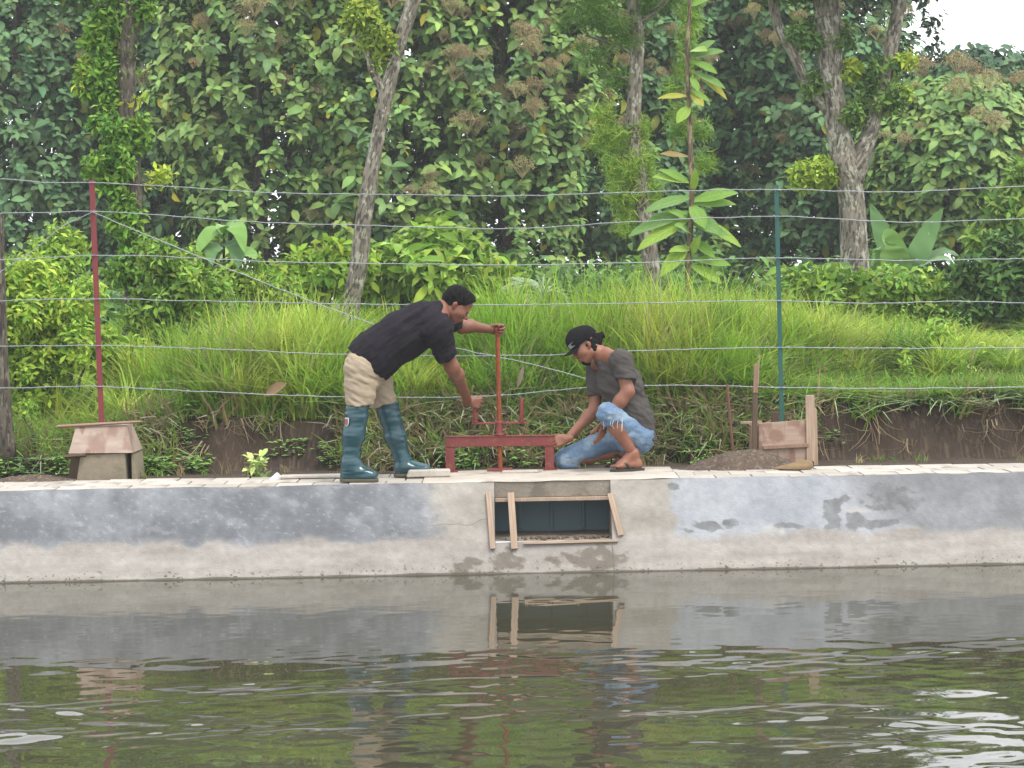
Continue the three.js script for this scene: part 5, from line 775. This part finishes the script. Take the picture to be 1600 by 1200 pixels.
// ---- the man bending over the crank
{
  const man = thing('person', 'person in dark t-shirt, khaki shorts and teal boots bending over the crank', 'person', V(at(575, 745, -0.28).x, P, -0.28));
  const J = { hipN: at(568, 568, -0.17), kneeN: at(560, 640, -0.13), ankN: at(547, 727, -0.12), hipF: at(580, 566, -0.37), kneeF: at(604, 638, -0.44), ankF: at(629, 724, -0.47), waist: at(612, 532, -0.27), chest: at(662, 503, -0.31), neck: at(690, 484, -0.345), shN: at(683, 512, -0.155), shF: at(690, 494, -0.49), elN: at(706, 574, -0.28), wrN: at(730, 611, -0.56), elF: at(722, 511, -0.68), wrF: at(762, 506, -0.76) };
  const Z = V(0, 0, 1), skin = skinMat([0.215, 0.092, 0.054]);
  const hd = headField(at(713, 477, -0.36), V(0.80, -0.58, -0.04), V(0.58, 0.80, 0.02), J.neck);
  const body = [bone(J.hipN, J.kneeN, 0.078, 0.055), bone(J.kneeN, J.ankN, 0.052, 0.036), bone(J.hipF, J.kneeF, 0.078, 0.055), bone(J.kneeF, J.ankF, 0.052, 0.036), bone(J.ankN, J.ankN.clone().add(V(0.10, -0.045, 0)), 0.03, 0.022), bone(J.ankF, J.ankF.clone().add(V(0.10, -0.03, 0)), 0.03, 0.022),
    bone(at(576, 562, -0.27), J.waist, 0.115, 0.12, { n: Z, f: 1.25, k: 0.06 }), bone(J.waist, J.chest, 0.12, 0.118, { n: Z, f: 1.3, k: 0.06 }), bone(J.chest, J.neck, 0.10, 0.062, { n: Z, f: 1.3, k: 0.06 }),
    bone(J.neck, J.shN, 0.06, 0.058), bone(J.neck, J.shF, 0.06, 0.056), bone(J.shN, J.elN, 0.060, 0.048), bone(J.elN, J.elN.clone().lerp(J.wrN, 0.3), 0.047, 0.050), bone(J.elN.clone().lerp(J.wrN, 0.3), J.wrN, 0.050, 0.029), bone(J.shF, J.elF, 0.054, 0.045), bone(J.elF, J.elF.clone().lerp(J.wrF, 0.3), 0.045, 0.045), bone(J.elF.clone().lerp(J.wrF, 0.3), J.wrF, 0.045, 0.029)];
  const gripN = at(742.5, 630, ZF), rodT = at(777.2, 520, ZF);
  const wN = V(gripN.x - 0.048, gripN.y + 0.015, ZF + 0.036), wF = V(rodT.x - 0.055, rodT.y + 0.025, ZF - 0.035);
  body[13].b.copy(wN); body[13].ba.copy(wN).sub(body[13].a); body[16].b.copy(wF); body[16].ba.copy(wF).sub(body[16].a);
  const C = [[1.15, 1.35, 0.9]];
  const hN = handBones(wN, V(1, -0.18, -0.10), V(0, 0, -1), V(0.15, 1, 0), C, { thumbIn: 1.0, scale: 0.98, out: 0.2 }), hF = handBones(wF, V(1, 0.02, 0.12), V(0, -0.15, 1), V(0, 1, 0.15), [[0.85, 1.1, 0.7]], { thumbIn: 0.9, scale: 0.98, out: 0.15 });
  mesh('body', joinSkin([skinned(field(body), boundsOf(body, 0.06), 0.010), skinned(hd.f, boundsOf(hd.B, 0.03), 0.004), skinned(field(hN), boundsOf(hN, 0.02), 0.0032), skinned(field(hF), boundsOf(hF, 0.02), 0.0032)]), skin, man);
  addEyes(hd, man);
  // hair
  { const p = hd.p, hb = [bone(p(-0.030, 0.048, 0), p(0.028, 0.056, 0), 0.088, 0.078, { k: 0.02 }), bone(p(-0.06, 0.0, 0), p(-0.05, -0.02, 0), 0.052, 0.045, { k: 0.04 }), bone(p(0.07, 0.075, -0.02), p(0.085, 0.055, 0.02), 0.022, 0.016, { k: 0.02 })], f0 = field(hb), face = half(p(0.066, 0.03, 0), hd.F.clone().addScaledVector(hd.U, -0.75)), jaw = half(p(0.01, -0.02, 0), hd.F.clone().multiplyScalar(0.8).addScaledVector(hd.U, -0.6)), nape = half(p(-0.05, -0.045, 0), hd.U.clone().negate());
    const f = (x, y, z) => Math.max(f0(x, y, z) + 0.010 * (fbm3(x * 70, y * 45, z * 70, 2) - 0.5) + 0.008 * (noise3(x * 26, y * 20, z * 26) - 0.5), Math.max(face(x, y, z), -0.02 + 0.0), jaw(x, y, z), nape(x, y, z)); mesh('hair', skinned(f, boundsOf(hb, 0.04), 0.004), hairMat, man); }
  // t-shirt
  { const k = { n: Z, f: 1.22, k: 0.06 }, b = [bone(at(566, 575, -0.27), at(590, 553, -0.27), 0.168, 0.168, k), bone(at(590, 553, -0.27), at(628, 525, -0.28), 0.168, 0.165, k), bone(at(628, 525, -0.28), at(662, 506, -0.31), 0.165, 0.150, k), bone(at(662, 506, -0.31), at(684, 488, -0.34), 0.145, 0.082, { n: Z, f: 1.3, k: 0.05 }), bone(J.shN.clone().lerp(J.chest, 0.25), at(686, 516, -0.165), 0.10, 0.094, { k: 0.05 }), bone(at(686, 516, -0.165), at(700, 570, -0.255), 0.094, 0.074, { k: 0.04 }), bone(J.shF, J.shF.clone().lerp(J.elF, 0.75), 0.082, 0.072, { k: 0.04 })];
    const h1 = at(545, 543, -0.27), h2 = at(604, 593, -0.27), hd2 = h2.clone().sub(h1), hem = half(h1, V(hd2.y, -hd2.x, 0)), sl = J.elN.clone().sub(J.shN).normalize(), slv = half(at(689, 561, -0.245), sl), slF = J.elF.clone().sub(J.shF).normalize(), slvF = half(J.shF.clone().addScaledVector(slF, 0.16), slF), nk = half(at(688, 486, -0.345), hd.p(-0.03, -0.04, 0).sub(J.neck));
    const torso = field(b.slice(0, 4)), armN = field(b.slice(4, 6)), armF = field(b.slice(6)), wr = fold(0.017, 5, 24, 8, 3), wr2 = fold(0.007, 30, 16, 14, 8);
    const f = (x, y, z) => { const t = Math.max(torso(x, y, z), hem(x, y, z), nk(x, y, z)), a = Math.max(armN(x, y, z), slv(x, y, z)), c = Math.max(armF(x, y, z), slvF(x, y, z)); let d = smin(smin(t, a, 0.05), c, 0.04); return d + wr(x + y * 0.7, y - x * 0.7, z) + wr2(x, y, z); };
    mesh('t_shirt', skinned(f, boundsOf(b, 0.04), 0.0065), clothMat([0.0135, 0.0115, 0.0155]), man); }
  // shorts
  { const k = { k: 0.06 }, bN = [bone(at(573, 568, -0.27), at(577, 580, -0.27), 0.138, 0.136, { n: Z, f: 1.18, k: 0.06 })], lN = [bone(at(566, 575, -0.17), at(560, 645, -0.135), 0.126, 0.088, k)], lF = [bone(at(582, 572, -0.36), at(603, 640, -0.435), 0.118, 0.086, k)];
    const fp = field(bN), fN = field(lN), fF = field(lF), cN = half(at(560, 634, -0.13), V(0, -1, 0)), cF = half(at(602, 632, -0.43), V(0.25, -1, 0)), wr = fold(0.016, 8, 30, 9, 12), wr2 = fold(0.006, 26, 18, 20, 5);
    const f = (x, y, z) => smin(fp(x, y, z), smin(Math.max(fN(x, y, z), cN(x, y, z)), Math.max(fF(x, y, z), cF(x, y, z)), 0.02), 0.03) + wr(x, y + x * 0.5, z) + wr2(x, y, z);
    mesh('shorts', skinned(f, boundsOf([...bN, ...lN, ...lF], 0.04), 0.0065), clothMat([0.31, 0.25, 0.18]), man); }
  // boots
  const rubber = std({ color: rgb(0.014, 0.054, 0.068), roughness: 0.22 }), soleMat = std({ color: rgb(0.07, 0.06, 0.035), roughness: 0.8 });
  for (const far of [0, 1]) {
    const q = far ? { t: at(602, 626, -0.435), m: at(618, 682, -0.455), a: at(631, 725, -0.475), z: -0.475 } : { t: at(559.5, 628, -0.135), m: at(552, 682, -0.125), a: at(547, 726, -0.115), z: -0.115 };
    const toe = V(q.a.x + 0.145, P + 0.045, q.z + 0.012), heel = V(q.a.x - 0.022, P + 0.048, q.z), k = { k: 0.035 }, b = [bone(q.t, q.m, 0.084, 0.073, k), bone(q.m, q.a, 0.073, 0.056, k), bone(q.a, heel, 0.056, 0.044, k), bone(heel, toe, 0.044, 0.038, { n: V(0, 0, 1), f: 1.15, k: 0.03 }), bone(q.a, toe, 0.05, 0.036, { n: V(0, 0, 1), f: 1.15, k: 0.04 })];
    const wr = fold(0.012, 5, 24, 5, far ? 31 : 17), cut = half(far ? at(604, 631, -0.43) : at(559, 634, -0.13), far ? V(-0.25, 1, 0) : V(0, 1, 0)), low = half(V(0, P + 0.026, 0), V(0, -1, 0));
    const boot = garment('boot', b, [cut, low], rubber, man, { h: 0.006, folds: wr });
    if (!far) { const s = new THREE.Shape(); s.moveTo(-0.02, 0.028); s.lineTo(0.02, 0.028); s.lineTo(0.02, -0.006); s.quadraticCurveTo(0.017, -0.022, 0, -0.032); s.quadraticCurveTo(-0.017, -0.022, -0.02, -0.006); const mk = (sc, z, m, nm) => { const g = new THREE.ExtrudeGeometry(s, { depth: 0.004, bevelEnabled: false, curveSegments: 5 }); g.scale(sc, sc, 1); g.translate(0, 0, z); g.rotateY(-0.85); const c = at(543.5, 659, -0.07); g.translate(c.x - 0.004, c.y, c.z + 0.010); return mesh(nm, g, m, boot); }; mk(1, 0, std({ color: rgb(0.5, 0.52, 0.52) }), 'badge'); mk(0.74, 0.0035, std({ color: rgb(0.30, 0.08, 0.08) }), 'badge_field'); }
    const sb = b.slice(2).map((s) => ({ ...s, ra: s.ra + 0.004, rb: s.rb + 0.004 })); const fs = field(sb), soleF = (x, y, z) => Math.max(fs(x, Math.max(y, P + 0.03), z), y - (P + 0.027), (P + 0.004) - y); mesh('sole', skinned(soleF, boundsOf(sb, 0.03), 0.006), soleMat, boot);
  }
}
// ---- the man crouching beside the frame
{
  const man = thing('person', 'person in grey t-shirt, torn jeans and black cap crouching by the frame', 'person', V(at(960, 735, -0.72).x, P, -0.72));
  const J = { pel: at(992, 682, -0.74), hipN: at(995, 680, -0.63), kneeN: at(950, 646, -0.44), ankN: at(989, 708, -0.56), hipF: at(986, 672, -0.84), kneeF: at(884, 717, -0.86), ankF: at(974, 706, -0.88), waist: at(984, 640, -0.74), chest: at(962, 592, -0.73), neck: at(944, 556, -0.73), shN: at(970, 561, -0.565), shF: at(931, 574, -0.885), elN: at(981, 612, -0.52), wrN: at(944, 659, -0.54), elF: at(930, 640, -0.84), wrF: at(893, 679, -0.77) };
  const skin = skinMat([0.25, 0.112, 0.068]), S = V(0.5, 0.05, 0.86).normalize();
  const hd = headField(at(914, 540, -0.73), V(-0.85, -0.5, 0.18), V(-0.45, 0.86, 0), J.neck);
  const body = [bone(J.hipN, J.kneeN, 0.075, 0.056), bone(J.kneeN, J.kneeN.clone().lerp(J.ankN, 0.35), 0.054, 0.056), bone(J.kneeN.clone().lerp(J.ankN, 0.35), J.ankN, 0.056, 0.034), bone(J.hipF, J.kneeF, 0.072, 0.054), bone(J.kneeF, J.kneeF.clone().lerp(J.ankF, 0.4), 0.048, 0.05), bone(J.kneeF.clone().lerp(J.ankF, 0.4), J.ankF, 0.05, 0.034),
    bone(J.pel, J.waist, 0.115, 0.105, { n: S, f: 1.15, k: 0.06 }), bone(J.waist, J.chest, 0.105, 0.108, { n: S, f: 1.25, k: 0.06 }), bone(J.chest, J.neck, 0.09, 0.058, { n: S, f: 1.25, k: 0.06 }), bone(J.neck, J.shN, 0.055, 0.052), bone(J.neck, J.shF, 0.055, 0.052), bone(J.shN, J.elN, 0.054, 0.044), bone(J.elN, J.elN.clone().lerp(J.wrN, 0.3), 0.044, 0.045), bone(J.elN.clone().lerp(J.wrN, 0.3), J.wrN, 0.045, 0.027), bone(J.shF, J.elF, 0.052, 0.042), bone(J.elF, J.elF.clone().lerp(J.wrF, 0.3), 0.042, 0.044), bone(J.elF.clone().lerp(J.wrF, 0.3), J.wrF, 0.044, 0.027)];
  // bare feet
  const foot = (ank, heel, ball, side, toesDir) => { const out = [bone(ank, heel, 0.036, 0.032, { k: 0.03 }), bone(heel, ball, 0.030, 0.026, { n: side, f: 1.25, k: 0.03 }), bone(ank, ball, 0.036, 0.026, { n: side, f: 1.15, k: 0.03 })]; for (let i = 0; i < 5; i++) { const o = ball.clone().addScaledVector(side, (i - 2) * 0.0165); const e = o.clone().addScaledVector(toesDir, 0.05 - i * 0.005); out.push(bone(o, e, i ? 0.0105 : 0.014, i ? 0.009 : 0.012, { k: 0.008 })); } return out; };
  const fN = foot(J.ankN, V(J.ankN.x + 0.03, P + 0.052, J.ankN.z - 0.01), V(J.ankN.x - 0.095, P + 0.046, J.ankN.z + 0.03), V(0.25, 0, 1).normalize(), V(-0.95, -0.12, 0.25).normalize());
  const fF = foot(J.ankF, J.ankF.clone().add(V(0.03, -0.02, 0)), V(J.ankF.x - 0.025, P + 0.05, J.ankF.z), V(0, 0, 1), V(-0.93, -0.25, 0).normalize());
  const beamEnd = at(868, 690, ZF), wF = V(beamEnd.x + 0.085, beamEnd.y + 0.022, ZF + 0.035);
  body[16].b.copy(wF); body[16].ba.copy(wF).sub(body[16].a);
  const hF = handBones(wF, V(-1, -0.22, 0.0), V(0, -0.25, -1), V(0, 1, -0.2), [[0.55, 0.8, 0.5]], { thumbIn: 0.8, out: 0.35 }), hN = handBones(J.wrN, V(-0.22, -1, 0.08), V(-0.75, 0.1, -0.6), V(-0.5, 0.1, 0.9), [[0.30, 0.45, 0.3], [0.25, 0.4, 0.3], [0.22, 0.35, 0.25], [0.18, 0.3, 0.2]], { thumbIn: 0.35 });
  mesh('body', joinSkin([skinned(field(body), boundsOf(body, 0.06), 0.010), skinned(hd.f, boundsOf(hd.B, 0.03), 0.004), ...[hF, hN, fN, fF].map((b) => skinned(field(b), boundsOf(b, 0.02), 0.0034))]), skin, man);
  addEyes(hd, man);
  const p = hd.p;
  { // hair below the cap and the bun at the nape
    const hb = [bone(p(-0.045, 0.02, 0), p(-0.07, -0.03, 0), 0.072, 0.05, { k: 0.03 }), bone(p(-0.02, 0.0, -0.05), p(-0.03, -0.045, -0.05), 0.036, 0.024, { k: 0.03 }), bone(p(-0.02, 0.0, 0.05), p(-0.03, -0.045, 0.05), 0.036, 0.024, { k: 0.03 }), bone(p(-0.11, -0.005, 0), p(-0.14, 0.0, 0), 0.034, 0.028, { k: 0.02 })], f0 = field(hb);
    mesh('hair', skinned((x, y, z) => f0(x, y, z) + 0.022 * (fbm3(x * 42, y * 42, z * 42, 3) - 0.5), boundsOf(hb, 0.04), 0.004), hairMat, man);
    const bb = [bone(p(0.062, -0.098, -0.012), p(0.062, -0.098, 0.012), 0.024, 0.024, { k: 0.02 }), bone(p(0.05, -0.112, 0), p(0.045, -0.128, 0), 0.018, 0.012, { k: 0.02 }), bone(p(0.088, -0.052, -0.02), p(0.088, -0.052, 0.02), 0.005, 0.005, { k: 0.01 })], g0 = field(bb); mesh('beard', skinned((x, y, z) => g0(x, y, z) + 0.006 * (noise3(x * 90, y * 90, z * 90) - 0.5), boundsOf(bb, 0.03), 0.0035), hairMat, man);
  }
  { // cap: shell, brim, badge
    const capMat = phy({ color: rgb(0.0075, 0.0075, 0.009), roughness: 1, specularIntensity: 0.2, bumpMap: knit, bumpScale: 0.001 }), cb = [bone(p(-0.028, 0.045, 0), p(0.026, 0.052, 0), 0.094, 0.086, { k: 0.02 }), bone(p(0.03, 0.075, 0), p(0.02, 0.08, 0), 0.06, 0.062, { k: 0.04 })], cut = half(p(0, 0.030, 0), hd.U.clone().negate().addScaledVector(hd.F, -0.10));
    const cap = garment('cap', cb, [cut], capMat, man, { h: 0.004 });
    const brim = new THREE.BufferGeometry(), pos = [], idx = [], n = 16, m = 6; for (const lay of [0, 1]) for (let j = 0; j <= m; j++) for (let i = 0; i <= n; i++) { const a = (i / n - 0.5) * 2.2, t = j / m, ex = 0.070 * Math.pow(Math.cos(a * 0.70), 1.3), rx = 0.086 + ex * t, q = p(Math.cos(a) * 0.092 + (rx - 0.086) * 1.08, 0.028 - 0.14 * (rx - 0.086) - 0.010 * Math.pow(Math.sin(a), 2) * t * 3 - lay * 0.005, Math.sin(a) * 0.080); pos.push(q.x, q.y, q.z); }
    const N = (m + 1) * (n + 1); for (const lay of [0, 1]) for (let j = 0; j < m; j++) for (let i = 0; i < n; i++) { const a = lay * N + j * (n + 1) + i; lay ? idx.push(a, a + 1, a + n + 1, a + 1, a + n + 2, a + n + 1) : idx.push(a, a + n + 1, a + 1, a + 1, a + n + 1, a + n + 2); } for (let i = 0; i < n; i++) { const a = m * (n + 1) + i; idx.push(a, a + N, a + 1, a + 1, a + N, a + N + 1); }
    brim.setAttribute('position', new THREE.Float32BufferAttribute(pos, 3)); brim.setAttribute('uv', new THREE.Float32BufferAttribute(pos.filter((_, i) => i % 3 < 2), 2)); brim.setIndex(idx); brim.computeVertexNormals(); mesh('brim', brim, capMat, cap);
    const bw = 12, bp = [], bi = []; for (const lay of [0, 1]) for (let j = 0; j <= 2; j++) for (let i = 0; i <= bw; i++) { const a = -0.25 - (i / bw) * 0.62, y = 0.052 + 0.016 * (j - 1) + 0.010 * (i / bw - 0.5), R = 1.035 - lay * 0.03, q = p(Math.cos(a) * 0.112 * R, y, Math.sin(a) * 0.090 * R); bp.push(q.x, q.y, q.z); }
    const M = 3 * (bw + 1); for (const lay of [0, 1]) for (let j = 0; j < 2; j++) for (let i = 0; i < bw; i++) { const a = lay * M + j * (bw + 1) + i; bi.push(a, a + 1, a + bw + 1, a + 1, a + bw + 2, a + bw + 1); }
    const bg = new THREE.BufferGeometry(); bg.setAttribute('position', new THREE.Float32BufferAttribute(bp, 3)); bg.setIndex(bi); bg.computeVertexNormals(); mesh('badge', bg, std({ color: rgb(0.22, 0.22, 0.23), side: THREE.DoubleSide }), cap);
  }
  { // t-shirt
    const k = { n: S, f: 1.2, k: 0.06 }, b = [bone(at(995, 695, -0.74), at(986, 650, -0.74), 0.140, 0.138, { n: S, f: 1.1, k: 0.06 }), bone(at(986, 650, -0.74), at(968, 600, -0.735), 0.138, 0.140, k), bone(at(968, 600, -0.735), at(950, 565, -0.73), 0.138, 0.085, k), bone(J.shN.clone().lerp(J.chest, 0.15), at(972, 563, -0.565), 0.078, 0.078, { k: 0.05 }), bone(at(972, 563, -0.565), at(981, 604, -0.52), 0.078, 0.070, { k: 0.03 }), bone(J.shF, at(930, 632, -0.845), 0.070, 0.064, { k: 0.04 })];
    const torso = field(b.slice(0, 3)), aN = field(b.slice(3, 5)), aF = field(b.slice(5)), dN = J.elN.clone().sub(J.shN).normalize(), cN = half(at(979, 592, -0.53), V(dN.x - 0.25, dN.y, dN.z)), cF = half(at(930, 619, -0.85), J.elF.clone().sub(J.shF)), nk = half(at(943, 556, -0.73), hd.p(-0.03, -0.04, 0).sub(at(958, 585, -0.73))), hem = half(at(990, 684, -0.74), V(-0.15, -1, 0)), wr = fold(0.016, 6, 24, 9, 43), wr2 = fold(0.006, 26, 16, 20, 41);
    const f = (x, y, z) => smin(smin(Math.max(torso(x, y, z), nk(x, y, z), hem(x, y, z)), Math.max(aN(x, y, z), cN(x, y, z)), 0.025), Math.max(aF(x, y, z), cF(x, y, z)), 0.03) + wr(x - y * 0.6, y + x * 0.5, z) + wr2(x, y, z);
    mesh('t_shirt', skinned(f, boundsOf(b, 0.04), 0.0065), clothMat([0.062, 0.056, 0.053]), man); }
  { // jeans cut off below the knee, with frayed hem
    const jt = tex(256, 256, (u, v) => { const a = tileNoise(u, v, 6, 6, 4, 81), w = tileNoise(u, v, 40, 12, 3, 82), d = sstep(0.5, 0.75, tileNoise(u, v, 3, 4, 4, 83)); return mix3(mix3([0.36, 0.47, 0.60], [0.52, 0.63, 0.74], a * 0.6 + w * 0.4), [0.70, 0.77, 0.83], d * 0.7); }, { repeat: [3, 3] });
    const dK = J.ankN.clone().sub(J.kneeN).normalize(), dF = J.ankF.clone().sub(J.kneeF).normalize(), kN2 = J.kneeN.clone().addScaledVector(dK, 0.09), kF2 = J.kneeF.clone().addScaledVector(dF, 0.14);
    const th = [bone(J.pel, J.pel.clone().add(V(0, -0.01, 0)), 0.135, 0.13, { n: S, f: 1.15, k: 0.06 }), bone(J.hipN.clone().add(V(0, -0.015, 0)), J.kneeN, 0.092, 0.073, { k: 0.05 }), bone(J.hipF, J.kneeF, 0.092, 0.071, { k: 0.05 })], sN = [bone(J.kneeN, kN2, 0.073, 0.077)], sF = [bone(J.kneeF, kF2, 0.074, 0.066)];
    const fT = field(th), f1 = field(sN), f2 = field(sF), c1 = half(J.kneeN.clone().addScaledVector(dK, 0.055), dK), c2 = half(J.kneeF.clone().addScaledVector(dF, 0.075), dF), wr = fold(0.015, 12, 26, 12, 55), wr2 = fold(0.007, 28, 20, 22, 56), low = half(V(0, P + 0.006, 0), V(0, -1, 0)), scoop = J.kneeN.clone().addScaledVector(dK, 0.10);
    const f = (x, y, z) => { const d = smin(fT(x, y, z), smin(Math.max(f1(x, y, z), c1(x, y, z)), Math.max(f2(x, y, z), c2(x, y, z)), 0.02), 0.02) + wr(x, y, z) + wr2(x, y, z); return Math.max(d, low(x, y, z), -(Math.hypot(x - scoop.x, y - scoop.y, (z - scoop.z) * 0.8) - 0.052)); };
    const jeans = mesh('jeans', skinned(f, boundsOf([...th, ...sN, ...sF], 0.04), 0.007), std({ map: jt, color: rgb(0.60, 0.60, 0.60), roughness: 0.95, bumpMap: knit, bumpScale: 0.001 }), man), r = rng(71), fr = [];
    for (let i = 0; i < 7; i++) { const a = r() * 6.28, o = J.kneeN.clone().addScaledVector(dK, 0.058).add(V(Math.cos(a) * 0.07, 0, 0.05 + Math.abs(Math.sin(a)) * 0.03)); fr.push(limb([o, o.clone().add(V((r() - 0.5) * 0.02, -0.02 - r() * 0.02, 0.006)), o.clone().add(V((r() - 0.5) * 0.03, -0.035 - r() * 0.05, 0.004))], [0.0018, 0.0014, 0.001], { radial: 4, step: 0.02 })); }
    mesh('frayed_threads', merge(fr), std({ color: rgb(0.6, 0.62, 0.6) }), jeans).userData.kind = 'stuff'; }
  // flip-flops
  const blackRub = std({ color: rgb(0.018, 0.018, 0.02), roughness: 0.7 });
  for (const [ank, dir, tilt] of [[J.ankN, V(-0.95, 0, 0.28), 0], [J.ankF, V(-1, 0, 0), 0.42]]) {
    const s = new THREE.Shape(); s.moveTo(-0.07, 0.026); s.quadraticCurveTo(-0.09, 0, -0.07, -0.026); s.quadraticCurveTo(0.02, -0.034, 0.10, -0.046); s.quadraticCurveTo(0.175, -0.03, 0.172, 0.006); s.quadraticCurveTo(0.15, 0.046, 0.08, 0.040); s.quadraticCurveTo(0, 0.03, -0.07, 0.026);
    const g = new THREE.ExtrudeGeometry(s, { depth: 0.012, bevelEnabled: true, bevelSize: 0.003, bevelThickness: 0.003, bevelSegments: 1 }); g.rotateX(-Math.PI / 2); const strap = [1, -1].map((q) => limb([V(0.035, 0.014, q * 0.036), V(0.06, 0.052, q * 0.03), V(0.10, 0.052, q * 0.008), V(0.118, 0.016, 0)], [0.008, 0.009, 0.008, 0.005], { radial: 7, step: 0.02, rough: 0 }));
    const fix = (q) => { q.translate(-0.16, 0, 0); q.rotateZ(-tilt); q.translate(0.16, 0, 0); q.rotateY(Math.atan2(-dir.z, dir.x)); q.translate(ank.x + (tilt ? 0.04 : 0), P + 0.007, ank.z + 0.01); return q; };
    const ff = mesh('flip_flop', fix(g), blackRub, man); mesh('strap', fix(merge(strap)), blackRub, ff);
  }
}
renderer.render(scene, camera);
